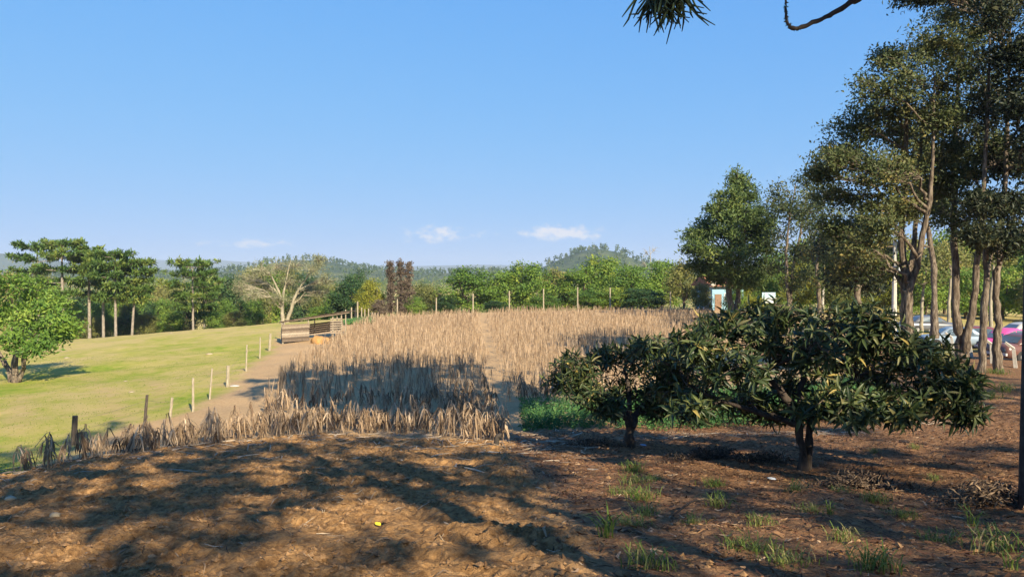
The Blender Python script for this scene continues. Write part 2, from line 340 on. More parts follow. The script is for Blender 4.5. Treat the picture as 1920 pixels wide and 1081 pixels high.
def ground_material():
    m, nt, out = mat_base('ground')
    L = nt.links.new
    tcn = N(nt, "ShaderNodeTexCoord")
    def noise(scale, detail=6, rough=.6, vec=None):
        n = N(nt, "ShaderNodeTexNoise"); n.inputs["Scale"].default_value = scale; n.inputs["Detail"].default_value = detail; n.inputs["Roughness"].default_value = rough
        L(vec or tcn.outputs["Object"], n.inputs["Vector"]); return n.outputs["Fac"]
    def mix(f, a, b):
        n = N(nt, "ShaderNodeMix", data_type='RGBA'); L(f, n.inputs["Factor"]); L(a, n.inputs["A"]); L(b, n.inputs["B"]); return n.outputs["Result"]
    big = noise(.09, 4); mid = noise(.7, 6); fine = noise(9, 8, .7); vfine = noise(45, 4, .7)
    def attr(nm): return N(nt, "ShaderNodeAttribute", attribute_name=nm).outputs["Fac"]
    def mth(op, a, b):
        n = N(nt, "ShaderNodeMath", operation=op)
        for i, x in enumerate((a, b)):
            if isinstance(x, (int, float)): n.inputs[i].default_value = x
            else: L(x, n.inputs[i])
        return n.outputs[0]
    tan = mix(mid, ramp(nt, fine, [(.3, (.38, .235, .105)), (.7, (.55, .37, .19))]), ramp(nt, fine, [(.3, (.44, .285, .135)), (.7, (.60, .43, .24))]))
    tilled = mix(mid, ramp(nt, fine, [(.38, (.13, .070, .030)), (.62, (.40, .228, .095))]), ramp(nt, fine, [(.38, (.21, .114, .048)), (.62, (.47, .285, .128))]))
    litter = mix(mid, ramp(nt, vfine, [(.36, (.09, .045, .024)), (.5, (.22, .11, .052)), (.64, (.40, .235, .125))]), ramp(nt, fine, [(.38, (.16, .082, .042)), (.62, (.40, .24, .12))]))
    gmix = mth('ADD', mth('ADD', mth('MULTIPLY', big, .6), mth('MULTIPLY', mid, .5)), mth('MULTIPLY', mth('SUBTRACT', noise(3.2, 8, .75), .5), .30))
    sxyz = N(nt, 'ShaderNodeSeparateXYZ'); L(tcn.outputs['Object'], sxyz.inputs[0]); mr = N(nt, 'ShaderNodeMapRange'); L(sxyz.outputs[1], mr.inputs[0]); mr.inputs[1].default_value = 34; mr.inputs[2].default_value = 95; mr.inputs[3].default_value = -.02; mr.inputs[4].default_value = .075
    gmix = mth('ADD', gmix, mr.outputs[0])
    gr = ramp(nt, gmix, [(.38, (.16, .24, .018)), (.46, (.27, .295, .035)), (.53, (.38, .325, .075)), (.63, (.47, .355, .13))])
    gr2 = mix(vfine, gr, ramp(nt, gmix, [(.38, (.22, .31, .03)), (.55, (.40, .375, .095)), (.70, (.50, .40, .16))]))
    col = mix(attr("till"), tan, tilled); col = mix(attr("litter"), col, litter); col = mix(attr("grass"), col, gr2)
    p = N(nt, "ShaderNodeBsdfPrincipled"); L(col, p.inputs["Base Color"]); p.inputs["Roughness"].default_value = .95; p.inputs["Specular IOR Level"].default_value = .1
    b = N(nt, "ShaderNodeBump"); b.inputs["Strength"].default_value = 1.0; b.inputs["Distance"].default_value = .07
    L(mth('ADD', fine, mth('MULTIPLY', vfine, .5)), b.inputs["Height"]); L(b.outputs[0], p.inputs["Normal"]); L(p.outputs[0], out.inputs[0])
    return m
M['ground'] = ground_material()
def add_zone_attrs(me, x, y):
    for nm, a in zip(("grass", "till", "litter"), zones(x, y)):
        at = me.attributes.new(nm, 'FLOAT', 'POINT'); at.data.foreach_set("value", a.astype(np.float32).ravel())
def grid_q(nx, ny):
    i = np.arange(ny - 1)[:, None] * nx; j = np.arange(nx - 1)[None]
    return np.stack([i + j, i + j + 1, i + nx + j + 1, i + nx + j], -1).reshape(-1, 4)

SOIL = (-16.0, 17.0, 4.0, 24.5)
def graded(lo, hi, c0, c1, st):
    a = [c1]; s = st
    while a[-1] < hi: a.append(a[-1] + s); s *= 1.09
    b = [c0]; s = st
    while b[-1] > lo: b.append(b[-1] - s); s *= 1.09
    return np.r_[b[::-1], np.arange(c0 + st, c1 - st * .5, st), a]
gx = graded(-9000, 9000, -45, 45, .6); gy = graded(-400, 11000, -10, 95, .6)
X, Y = np.meshgrid(gx, gy); Z = H(X, Y)
inner = sstep(.3, 1.3, np.minimum(np.minimum(X - SOIL[0], SOIL[1] - X), np.minimum(Y - SOIL[2], SOIL[3] - Y)))
hump = (fbm(X * .35, Y * .35, 4, 3) - .5) * .35 * (1 - inner) * sstep(14, 30, np.hypot(X, Y))
Zg = Z + hump - inner * .3
def HH(x, y):   # ground as built outside the soil patch
    x = np.asarray(x, float); y = np.asarray(y, float)
    inn = sstep(.3, 1.3, np.minimum(np.minimum(x - SOIL[0], SOIL[1] - x), np.minimum(y - SOIL[2], SOIL[3] - y)))
    return H(x, y) + (fbm(x * .35, y * .35, 4, 3) - .5) * .35 * (1 - inn) * sstep(14, 30, np.hypot(x, y))
def on(p, sink=0.0): return np.array([p[0], p[1], float(HH(np.array([p[0]]), np.array([p[1]]))[0]) - sink])
b = MB().add(np.stack([X, Y, Zg], -1), None, grid_q(len(gx), len(gy)))
g_o = b.obj('ground', M['ground'], smooth=True); add_zone_attrs(g_o.data, X, Y); tag(g_o, 'dry field and green pasture rolling away to the valley', 'ground', kind='structure')
# broken, tilled soil in front: real clods and furrows
SG = .05
sx = np.arange(SOIL[0], SOIL[1] + .001, SG); sy = np.arange(SOIL[2], SOIL[3] + .001, SG)
X, Y = np.meshgrid(sx, sy); _, till, lit = zones(X, Y)
def billow(x, y, s): return 1 - np.abs(vnoise(x, y, s) * 2 - 1)
fur = np.sin((Y * .95 + X * .28 + 1.4 * fbm(X * .3, Y * .3, 3, 9)) * 2 * np.pi / 1.15)
rg = .35 + 1.3 * fbm(X * .9, Y * .9, 3, 47)
lump = .035 * billow(X * 2.6, Y * 2.6, 31) + rg * (.028 * billow(X * 6, Y * 6, 37) ** 2 + .034 * vnoise(X * 11, Y * 11, 41) + .030 * vnoise(X * 19, Y * 19, 43)) - .06
dz = till * (.03 * fur + .09 * (fbm(X * .8, Y * .8, 3, 51) - .5) + lump * 1.8) + (1 - till) * (.16 * (fbm(X * .9, Y * .9, 4, 61) - .5) + .5 * lump * (.3 + .7 * lit))
edge = 1 - sstep(0, .9, np.minimum(np.minimum(X - SOIL[0], SOIL[1] - X), np.minimum(Y - SOIL[2], SOIL[3] - Y)))
Zs = H(X, Y) + dz * (1 - edge) - .12 * edge
b = MB().add(np.stack([X, Y, Zs], -1), None, grid_q(len(sx), len(sy)))
s_o = b.obj('tilled_soil', M['ground'], smooth=False); add_zone_attrs(s_o.data, X, Y); tag(s_o, 'broken orange brown soil in the foreground', 'soil', kind='structure')
def Hsoil(x, y):
    i = np.clip(np.round((np.asarray(x) - SOIL[0]) / SG).astype(int), 0, len(sx) - 1); j = np.clip(np.round((np.asarray(y) - SOIL[2]) / SG).astype(int), 0, len(sy) - 1)
    ins = (np.asarray(x) > SOIL[0] + .8) & (np.asarray(x) < SOIL[1] - .8) & (np.asarray(y) > SOIL[2] + .8) & (np.asarray(y) < SOIL[3] - .8)
    return np.where(ins, Zs[j, i], HH(x, y))
def grd(x, y, sink=0.): return np.array([x, y, float(Hsoil(np.array([x]), np.array([y]))[0]) - sink])
def gpx(u, v, sink=0.): p = G(u, v); return grd(p[0], p[1], sink)

# distant hills
def hill(name, label, prof, d, depth, base, seed, rough, mat):
    us = np.linspace(prof[0][0], prof[-1][0], 200); vs = np.interp(us, [p[0] for p in prof], [p[1] for p in prof])
    xs = (us - 960) / F * d; top = EYE + (510 - vs) / F * d
    ys = np.linspace(-1, 1, 26)
    XX, YY = np.meshgrid(xs, d + ys * depth); TT = np.meshgrid(top, ys)[0]; SS = np.meshgrid(xs, ys)[1]
    bump = np.cos(np.clip(SS, -1, 1) * np.pi / 2) ** 1.3
    nz = fbm(XX / (depth * .35), YY / (depth * .35), 4, seed) - .5
    ZZ = base + (TT - base) * bump * (1 + rough * nz * (1 - bump) * 2)
    b = MB().add(np.stack([XX, YY, ZZ], -1), None, grid_q(200, 26)); o = b.obj(name, mat, smooth=True); tag(o, label, 'hill', kind='structure')
    return XX, YY, ZZ
M['hillside'] = noise_mat('hillside', [(.3, (.03, .055, .02)), (.5, (.06, .085, .03)), (.7, (.13, .14, .05))], .02, bump=0, detail=9)
HX = hill('hill', 'wooded ridge with a round knoll behind the field', [(-400, 516), (200, 516), (400, 514), (490, 502), (560, 487), (610, 489), (660, 500), (720, 509), (800, 513), (900, 509), (1000, 511), (1015, 502), (1050, 486), (1085, 472), (1115, 466), (1145, 471), (1185, 486), (1250, 504), (1500, 510), (2000, 500), (2500, 508)], 1300, 330, -16, 71, .3, M['hillside'])
hill('hill', 'pale hazy mountain rising at the left edge', [(-900, 500), (-300, 486), (-60, 480), (10, 475), (40, 478), (110, 494), (260, 506), (500, 512)], 3600, 700, -20, 73, .4, M['hillside'])
hill('hill', 'far blue mountain chain on the horizon', [(-1200, 500), (-200, 492), (100, 492), (270, 486), (300, 487), (340, 491), (390, 485), (430, 489), (520, 494), (620, 494), (760, 499), (900, 496), (1100, 500), (1500, 494), (2000, 498), (3000, 492)], 7600, 900, -20, 77, .3, M['hillside'])

# ------------------------------------------------------------------ trees
def make_tree(name, base, stems, clumps, label, cat='tree', group=None, bark='bark', leaf='leaf_tree', ns=16, nl=34, rs=.38, ll=.2, lw=.1, limb_r=.09, twig_r=.014,
              up=.25, seed=1, limbs=True, shell=.45, flat=1.0):
    """stems: list of (points, radii); clumps: (centre, (rx,ry,rz)); all local to base"""
    g = np.random.default_rng(seed)
    root = thing(name, base, label, cat, group)
    tb = MB(); nodes = []; nrad = []
    for (pp, rr) in stems:
        q, r = resample(pp, rr, max(6, len(pp) * 4)); q[1:-1] += g.normal(size=(len(q) - 2, 3)) * r[1:-1, None] * .18
        tubes(tb, q, r * (1 + .08 * g.normal(size=len(r))), 9); nodes.append(q); nrad.append(r)
    nodes = np.concatenate(nodes); nrad = np.concatenate(nrad)
    tb.obj('trunk', M[bark], root, True)
    lb = MB(); lf = MB(); cc0 = np.mean([c for c, R in clumps], axis=0)
    for (c, R) in clumps:
        c = np.asarray(c, float); R = np.asarray(R, float)
        dv = c[None] - nodes; dist = np.linalg.norm(dv, axis=1); hd = np.hypot(dv[:, 0], dv[:, 1])
        i = int(np.argmin(dist + 2.5 * np.maximum(0, nodes[:, 2] - (c[2] - .45 * hd)) + 1.0 * (nodes[:, 2] < nodes[:, 2].max() * .25)))
        a = nodes[i]; D = dist[i]; mid = (a + c) / 2 + np.array([0, 0, .12 * D]) + g.normal(size=3) * .06 * D
        q, r = resample(np.array([a, a * .6 + mid * .4 + g.normal(size=3) * .03 * D, mid, c]), np.array([1, .8, .55, .3]) * min(limb_r, nrad[i] * .75), 10)
        q[1:-1] += g.normal(size=(8, 3)) * .02 * D
        if limbs: lo = MB(); tubes(lo, q, r, 6); lo.obj('limb', M[bark], root, True)
        else: tubes(lb, q, r, 5)
        u = nrm(g.normal(size=(ns, 3))); rad = g.random(ns) ** shell
        e = c + u * rad[:, None] * R
        st = q[g.integers(5, 10, ns)]
        m1 = st * .5 + e * .5 + g.normal(size=(ns, 3)) * .08 * R + np.array([0, 0, .06]) * R
        tubes(lb, np.stack([st, (st + m1) / 2 + g.normal(size=(ns, 3)) * .03 * R, m1, e], 1), np.tile(np.array([1, .8, .6, .3]) * twig_r, (ns, 1)), 3)
        t = g.random((ns, nl, 1)) ** .6 * .65
        cc = e[:, None] * (1 - t * .5) + m1[:, None] * t * .5 + g.normal(size=(ns, nl, 3)) * rs * np.array([1, 1, .7 * flat])
        d = nrm(g.normal(size=(ns, nl, 3)) + np.array([0, 0, up]))
        r0 = np.clip(.42 + .17 * g.normal(size=(ns, 1)) + .13 * g.normal(size=(ns, nl)) + .08 * g.normal(), 0, 1)
        n = ns * nl; L = ll * (.6 + .8 * g.random(n))
        fc = nrm((cc - c) / R * .6 + (cc - cc0) * .25) + np.array([0, 0, .35])
        leaves(lf, cc.reshape(-1, 3), d.reshape(-1, 3), L, L * lw / ll * (.8 + .4 * g.random(n)), r0.ravel(), g, face=fc.reshape(-1, 3))
    if lb.n: tag(lb.obj('twig_work', M[bark], root), kind='stuff')
    if lf.n: tag(lf.obj('crown', M[leaf], root), kind=None)
    return root
def px_clumps(base, d, lst, g, dd=2.0, puff=1.0):
    out = []
    for (u, v, ru, rv) in lst:
        dp = d + g.uniform(-dd, dd); c = P(u, v, dp) - base; rx = ru / F * dp * puff; rz = rv / F * dp * puff
        out.append((c, (rx, max(rx * .9, rz * .8), rz)))
    return out
def px_stem(base, d, lst):
    return (np.array([P(u, v, d + dy) - base for (u, v, dy, r) in lst]), np.array([x[3] for x in lst]))
def std_tree(name, label, h, wd, seed, nc=16, bark='bark', leaf='leaf_green', ns=12, nl=36, ll=.3, rs=.45, low=.3, base=(0, 0, 0), group=None, cat='tree', stems=2, lw=None, limbs=False):
    """a rounded broadleaf tree of height h and crown width wd"""
    g = np.random.default_rng(seed); base = np.asarray(base, float)
    st = []
    for k in range(stems):
        a = g.uniform(0, 6.28); o = np.array([math.cos(a), math.sin(a), 0]) * wd * .12
        st.append((np.array([[0, 0, -.3], [o[0] * .3, o[1] * .3, h * .25], [o[0] * 1.2, o[1] * 1.2, h * .5], [o[0] * 2, o[1] * 2, h * .8]]), np.array([1, .8, .55, .2]) * h * .02))
    cl = []
    for k in range(nc):
        t = (k + .5) / nc; z = h * (low + (1 - low) * t * .93); prof = math.sin(math.pi * min(1, .22 + .74 * t)) ** .6
        a = k * 2.4 + g.normal() * .4; rr = wd * .5 * prof * g.uniform(.45, .8); R = wd * g.uniform(.14, .24)
        cl.append(((math.cos(a) * rr, math.sin(a) * rr, z), (R, R, R * g.uniform(.6, .85))))
    return make_tree(name, base, st, cl, label, cat, group, bark, leaf, ns, nl, rs, ll, lw or ll * .6, .05 * h * .2, .012, seed=seed, limbs=limbs)

def araucaria(name, base, h, cs, R, label, group=None, seed=1, tuft=.55, nl=44, lean=(0, 0), bark='bark_araucaria', leaf='leaf_araucaria', per=7, dome=.5, tr=.022, lvls=7, cat='tree', extra=None, low=.55):
    g = np.random.default_rng(seed); root = thing(name, base, label, cat, group)
    tb = MB(); q, r = resample(np.array([[0, 0, -.4], [lean[0] * .3, lean[1] * .3, h * .33], [lean[0] * .7, lean[1] * .7, h * .7], [lean[0], lean[1], h]]), np.array([1.1, .9, .72, .25]) * h * tr, 14)
    tubes(tb, q, r, 10); tb.obj('trunk', M[bark], root, True)
    lb = MB(); cen = []
    for k in range(lvls):
        t = k / (lvls - 1); z = h * (cs + (1 - cs) * t * .97); n = per + int(g.integers(-1, 2))
        length = R * (low + (1 - low) * math.sin(min(1, t * 1.25) * math.pi / 2)) * (1 - .22 * max(0, (t - .75) / .25))
        tr0 = np.array([np.interp(z, q[:, 2], q[:, 0]), np.interp(z, q[:, 2], q[:, 1]), z])
        for j in range(n):
            if g.random() < .12 + .22 * (1 - t): continue
            a = (j + g.uniform(-.3, .3)) * 2 * math.pi / n + k * .5; l = length * g.uniform(.75, 1.12); o = np.array([math.cos(a), math.sin(a), 0])
            sag = -.10 * l * (1 - t) + .06 * l
            p = np.array([tr0, tr0 + o * l * .35 + [0, 0, sag], tr0 + o * l * .7 + [0, 0, sag + .06 * l], tr0 + o * l + [0, 0, sag + (.16 + dome * .25 * t) * l]])
            bq, br = resample(p, np.array([1, .75, .55, .3]) * h * .0048, 9); tubes(lb, bq, br, 5)
            cen.append(bq[-1]); sd = np.array([-o[1], o[0], 0])
            for m in range(int(g.integers(3, 7))):
                f = g.uniform(.42, 1.0); at = bq[int(f * 8)]; e = at + sd * g.normal() * l * .20 + o * g.normal() * l * .06 + np.array([0, 0, g.uniform(.0, .12) * l * .5])
                tubes(lb, np.array([at, (at + e) / 2 + [0, 0, -.03 * l], e]), np.array([.6, .5, .3]) * h * .0035, 3); cen.append(e)
    cen = np.array(cen); m = len(cen); lf = MB()
    d = nrm(g.normal(size=(m, nl, 3)) + np.array([0, 0, .35])); s = tuft * (.7 + .6 * g.random((m, 1, 1)))
    c = cen[:, None] + d * s * .12 * g.random((m, nl, 1)) + g.normal(size=(m, nl, 3)) * s * .22 * np.array([1, 1, .55])
    r0 = np.clip(.45 + .18 * g.normal(size=(m, 1)) + .12 * g.normal(size=(m, nl)), 0, 1)
    L = (s * (.5 + .4 * g.random((m, nl, 1)))).reshape(-1)
    leaves(lf, c.reshape(-1, 3), d.reshape(-1, 3), L, L * .28, r0.ravel(), g, .04, face=(d + np.array([0, 0, .9])).reshape(-1, 3))
    lb.obj('branch_work', M[bark], root, True); lf.obj('crown', M[leaf], root)
    return root

# ---- tall trees on the right, with their own trunks, limbs and crowns
gt = np.random.default_rng(11)
def tall(u, v, d, stems, clumps, label, **kw):
    base = on(P(u, v, d)); 
    st = [px_stem(base, d, [(u, v + 6, 0, s[0][3] * 1.25)] + s) if s[0][1] > v - 400 else px_stem(base, d, s) for s in stems]
    return make_tree(kw.pop('name', 'tall_tree'), base, st, px_clumps(base, d, clumps, gt, kw.pop('dd', 2.2), kw.pop('puff', 1.0)), label, **kw)
RT = 'tall trees on the right side'
tall(1703, 690, 31, [[(1702, 640, 0, .27), (1699, 540, 0, .20), (1690, 450, .2, .13), (1698, 340, .4, .10), (1700, 200, .2, .07), (1705, 120, 0, .03)],
                     [(1704, 560, -.2, .16), (1722, 480, -.4, .12), (1742, 380, -.8, .10), (1750, 260, -1, .06), (1752, 150, -1, .03)],
                     [(1702, 550, .4, .15), (1712, 470, .7, .11), (1720, 380, 1.2, .09), (1728, 250, 1.5, .06)]],
     [(1550, 295, 38, 20), (1535, 325, 24, 14), (1600, 240, 42, 28), (1640, 165, 40, 36), (1610, 315, 46, 28), (1670, 245, 50, 40), (1695, 140, 45, 40), (1740, 90, 42, 34), (1730, 215, 48, 46),
      (1570, 368, 42, 18), (1640, 385, 46, 24), (1700, 320, 42, 36), (1755, 300, 38, 46), (1600, 465, 50, 32), (1650, 425, 38, 24), (1575, 500, 32, 20), (1640, 500, 40, 26), (1660, 110, 26, 20), (1770, 160, 36, 40), (1690, 390, 40, 28), (1740, 360, 36, 30), (1660, 320, 40, 34), (1640, 210, 40, 30), (1700, 200, 40, 40), (1785, 80, 36, 36), (1560, 430, 30, 18), (1760, 220, 34, 34), (1585, 280, 34, 20)],
     'tall broadleaf tree with thick grey trunk forking into several stems, left of the slimmer trunks', group=RT, ns=44, nl=30, rs=.19, ll=.145, lw=.075, limb_r=.085, puff=1.4, shell=.6, seed=21)
tall(1806, 664, 33, [[(1800, 640, 0, .21), (1792, 560, 0, .17), (1788, 450, 0, .13), (1790, 330, .3, .11), (1795, 180, .3, .08), (1800, 80, 0, .03)],
                     [(1812, 640, -.2, .18), (1826, 560, -.4, .15), (1836, 450, -.6, .11), (1846, 330, -1, .09), (1852, 180, -1, .06)]],
     [(1800, 100, 46, 40), (1840, 60, 46, 36), (1850, 180, 42, 46), (1790, 215, 38, 38), (1815, 325, 42, 36), (1758, 395, 32, 24), (1805, 415, 38, 28), (1870, 280, 34, 40), (1780, 30, 50, 26), (1820, 130, 40, 40), (1830, 250, 40, 40), (1790, 280, 34, 30), (1840, 380, 36, 30), (1770, 340, 30, 26), (1830, 0, 50, 30)],
     'tall tree whose two trunks part in a V close to the ground', group=RT, ns=44, nl=30, rs=.19, ll=.145, lw=.075, limb_r=.08, puff=1.4, shell=.6, seed=22)
tall(1843, 702, 29.5, [[(1842, 660, 0, .145), (1846, 580, .0, .125), (1850, 500, 0, .105), (1842, 400, .2, .085), (1850, 250, .3, .07), (1856, 60, .3, .03)]],
     [(1850, 385, 38, 26), (1870, 300, 42, 40), (1860, 200, 40, 46), (1880, 110, 46, 46), (1870, 20, 52, 40), (1835, 440, 26, 18), (1860, 455, 32, 18)],
     'slim tree trunk with dark foliage, just left of the wavy trunk', group=RT, leaf='leaf_dark', bark='bark', ns=52, nl=28, rs=.19, ll=.18, lw=.08, puff=1.3, shell=.6, limb_r=.07, seed=23)
tall(1872, 697, 30, [[(1868, 650, 0, .17), (1872, 600, 0, .135), (1866, 540, 0, .13), (1876, 460, 0, .105), (1884, 350, .2, .085), (1890, 200, .3, .07), (1895, 40, .3, .03)]],
     [(1900, 385, 42, 38), (1905, 300, 42, 44), (1910, 200, 46, 50), (1912, 100, 50, 50), (1900, 0, 60, 46), (1830, -10, 60, 26), (1760, -20, 60, 22), (1720, -6, 40, 12), (1895, 450, 38, 26), (1945, 260, 40, 60), (1945, 130, 40, 60), (1950, 400, 36, 50)],
     'slender tree with wavy swollen trunk and dark crown near the right edge', group=RT, leaf='leaf_dark', ns=52, nl=28, rs=.19, ll=.18, lw=.08, puff=1.3, shell=.6, limb_r=.07, seed=24)
tall(1376, 592, 76, [[(1366, 560, 0, .30), (1368, 500, 0, .25), (1376, 430, 0, .24), (1382, 350, 0, .1), (1383, 318, 0, .04)], [(1384, 560, .5, .26), (1384, 500, .6, .2), (1392, 440, .8, .18), (1400, 390, 1, .08)]],
     [(1383, 338, 15, 18), (1370, 368, 24, 18), (1398, 370, 24, 20), (1345, 400, 26, 18), (1385, 405, 32, 20), (1418, 405, 26, 24), (1325, 425, 24, 16), (1362, 438, 34, 20), (1405, 445, 36, 22), (1305, 462, 24, 14), (1340, 475, 32, 16), (1385, 480, 34, 18), (1432, 460, 26, 24), (1310, 495, 24, 12), (1425, 500, 32, 18), (1330, 512, 26, 12), (1362, 508, 26, 14), (1405, 520, 28, 14), (1372, 400, 26, 20), (1400, 425, 30, 20), (1348, 522, 20, 7), (1392, 528, 22, 10), (1302, 440, 18, 10), (1440, 425, 20, 22)],
     'large dark green conifer standing at the end of the corn field', name='conifer_tree', group=None, leaf='leaf_conifer', ns=26, nl=40, rs=.38, ll=.42, lw=.13, limb_r=.13, seed=25, dd=2.8, puff=1.2)
tall(1482, 592, 68, [[(1478, 560, 0, .17), (1474, 480, 0, .13), (1480, 410, 0, .08), (1492, 345, 0, .04)], [(1484, 520, .6, .14), (1500, 440, .8, .1), (1512, 360, 1, .04)]],
     [(1530, 380, 26, 16), (1545, 450, 30, 20), (1470, 390, 30, 18), (1520, 470, 30, 20), (1478, 358, 34, 16), (1512, 345, 28, 14), (1450, 385, 26, 18), (1498, 400, 28, 18), (1465, 440, 28, 20), (1522, 420, 24, 16), (1490, 475, 30, 22), (1455, 500, 26, 20), (1515, 510, 28, 20), (1480, 535, 30, 18)],
     'thin airy tree right of the large conifer', group=None, leaf='leaf_tree', ns=16, nl=30, rs=.38, ll=.28, lw=.13, limb_r=.07, seed=26, puff=1.3)
tall(1752, 628, 48, [[(1752, 590, 0, .22), (1750, 500, 0, .17), (1736, 400, 0, .12), (1722, 300, 0, .07), (1720, 230, 0, .03)]],
     [(1700, 255, 38, 26), (1742, 225, 38, 28), (1680, 310, 38, 26), (1765, 295, 38, 28), (1722, 345, 42, 28), (1690, 400, 34, 22), (1762, 385, 34, 22), (1725, 285, 36, 26)],
     'tall tree standing farther back, seen through the forked tree', group=RT, leaf='leaf_tree', ns=30, nl=34, rs=.26, ll=.2, lw=.10, limb_r=.07, seed=29, puff=1.25)
tall(1536, 602, 61, [[(1536, 570, 0, .18), (1532, 500, 0, .14), (1540, 430, 0, .08), (1545, 370, 0, .03)]],
     [(1540, 360, 26, 16), (1520, 395, 28, 18), (1560, 400, 28, 18), (1535, 435, 32, 20), (1575, 445, 26, 18), (1510, 470, 28, 18), (1550, 480, 32, 20), (1525, 525, 30, 18), (1575, 520, 28, 18)],
     'airy mid height tree between the conifer group and the tall forked tree', group=None, leaf='leaf_tree', ns=16, nl=30, rs=.34, ll=.26, lw=.12, limb_r=.06, seed=28, puff=1.2)
tall(1612, 606, 54, [[(1610, 560, 0, .22), (1604, 500, 0, .18), (1600, 440, 0, .1)]],
     [(1590, 440, 40, 26), (1625, 420, 36, 24), (1560, 470, 34, 24), (1610, 480, 40, 26), (1650, 470, 34, 30), (1575, 520, 34, 22), (1630, 530, 36, 24)],
     'dark crowned tree behind the long leaved bushes, left of the forked trunk', group=None, leaf='leaf_dark', ns=24, nl=40, rs=.42, ll=.3, lw=.16, seed=27)

# ---- trees in the pasture and round the field
base = on(P(28, 716, 47))
make_tree('pasture_tree', base, [px_stem(base, 47, [(30, 722, 0, .26), (28, 690, 0, .2), (32, 650, .3, .15), (48, 600, .3, .08)]), px_stem(base, 47, [(24, 720, .3, .2), (14, 690, .5, .16), (-6, 655, .8, .12), (-30, 600, 1, .06)]), px_stem(base, 47, [(34, 718, -.3, .15), (44, 690, -.5, .12), (46, 660, -.8, .1), (70, 620, -1, .05)])],
          px_clumps(base, 47, [(10, 535, 50, 24), (60, 545, 44, 26), (98, 572, 36, 24), (122, 605, 24, 20), (90, 615, 36, 22), (55, 590, 44, 28), (10, 590, 50, 30), (25, 640, 34, 24), (75, 650, 26, 16), (-40, 560, 50, 34), (-45, 620, 40, 36), (118, 625, 20, 12)], gt, 2.6),
          'leafy olive green tree with several leaning stems at the left edge of the pasture', leaf='leaf_bright', ns=15, nl=40, rs=.33, ll=.26, lw=.12, seed=31)
ARG = 'araucaria pines beyond the pasture'
for i, (u, vb, vt, wpx, d, lab) in enumerate([
        (72, 632, 452, 88, 118, 'leftmost umbrella crowned araucaria, half hidden by the leafy pasture tree'),
        (118, 630, 446, 96, 112, 'tallest araucaria pine, second from the left edge'),
        (168, 627, 456, 70, 114, 'araucaria pine third from the left, with narrow upright crown'),
        (194, 625, 471, 62, 110, 'pale trunked araucaria left of the thick trunked one'),
        (217, 624, 470, 84, 108, 'thick trunked araucaria pine in the middle of the left row'),
        (247, 622, 486, 66, 110, 'leaning araucaria at the right end of the left row'),
        (362, 614, 491, 106, 108, 'broad lone araucaria pine standing left of the pale lichen tree'),
        (383, 616, 520, 60, 122, 'small araucaria just behind the lone broad one')]):
    base = on(P(u, vb, d)); h = (P(u, vt, d)[2] - base[2]) * .93; R = wpx / F * d * .5
    araucaria('araucaria_tree', base, h, .50 if i < 6 else .36, R, lab, ARG, 40 + i, tuft=.80, nl=46, lean=(0, 0) if i != 5 else (.9, 0), per=7, lvls=5, low=.62, tr=.017, dome=.2)
# pale lichen-covered tree, almost bare
base = on(P(533, 603, 115))
make_tree('lichen_tree', base, [px_stem(base, 115, [(530, 606, 0, .34), (529, 580, 0, .26), (524, 550, .3, .2), (510, 520, .6, .1), (495, 500, .8, .05)]), px_stem(base, 115, [(538, 606, .4, .32), (546, 578, .3, .26), (556, 550, 0, .2), (575, 520, -.4, .1), (590, 495, -.5, .05)]), px_stem(base, 115, [(530, 590, .2, .2), (532, 550, .4, .17), (540, 510, .6, .1), (545, 488, .8, .04)])],
          px_clumps(base, 115, [(465, 525, 26, 18), (490, 505, 28, 18), (520, 500, 28, 18), (555, 498, 28, 18), (590, 505, 26, 18), (612, 525, 24, 16), (470, 553, 28, 14), (500, 540, 26, 18), (540, 530, 28, 18), (580, 540, 28, 16), (605, 550, 22, 12), (520, 560, 24, 12), (560, 562, 22, 10), (600, 490, 16, 14), (450, 540, 16, 14)], gt, 3),
          'pale lichen covered spreading tree, nearly bare, behind the wooden shed', bark='bark_pale', leaf='leaf_lichen', ns=60, nl=9, rs=.3, ll=.5, lw=.07, limb_r=.13, twig_r=.035, seed=51, limbs=True)
# dead brown cypresses
for i, (u, vt, r, lab) in enumerate([(733, 488, 10, 'left of the three dead brown cypresses beside the yellow green bush'), (752, 485, 12, 'middle one of the three dead brown cypresses'), (767, 487, 10, 'right one of the three dead brown cypresses')]):
    d = 104 + i * .8; base = on(P(u, 596, d)); top = P(u, vt, d)[2] - base[2]; cl = []
    for k in range(9):
        t = (k + .5) / 9; rr = r / F * d * (1.0 if t < .75 else 1.0 - (t - .75) * 2.2); cl.append(((gt.normal() * .1, gt.normal() * .1, top * (.06 + .9 * t)), (rr, rr, top * .075)))
    make_tree('dead_cypress', base, [(np.array([[0, 0, -.3], [0, 0, top * .5], [0, 0, top * .95]]), np.array([.14, .1, .03]))], cl, lab, group='dead brown cypresses', bark='bark_dark', leaf='leaf_brown', ns=16, nl=30, rs=.16, ll=.24, lw=.09, up=1.2, seed=55 + i, limbs=False)

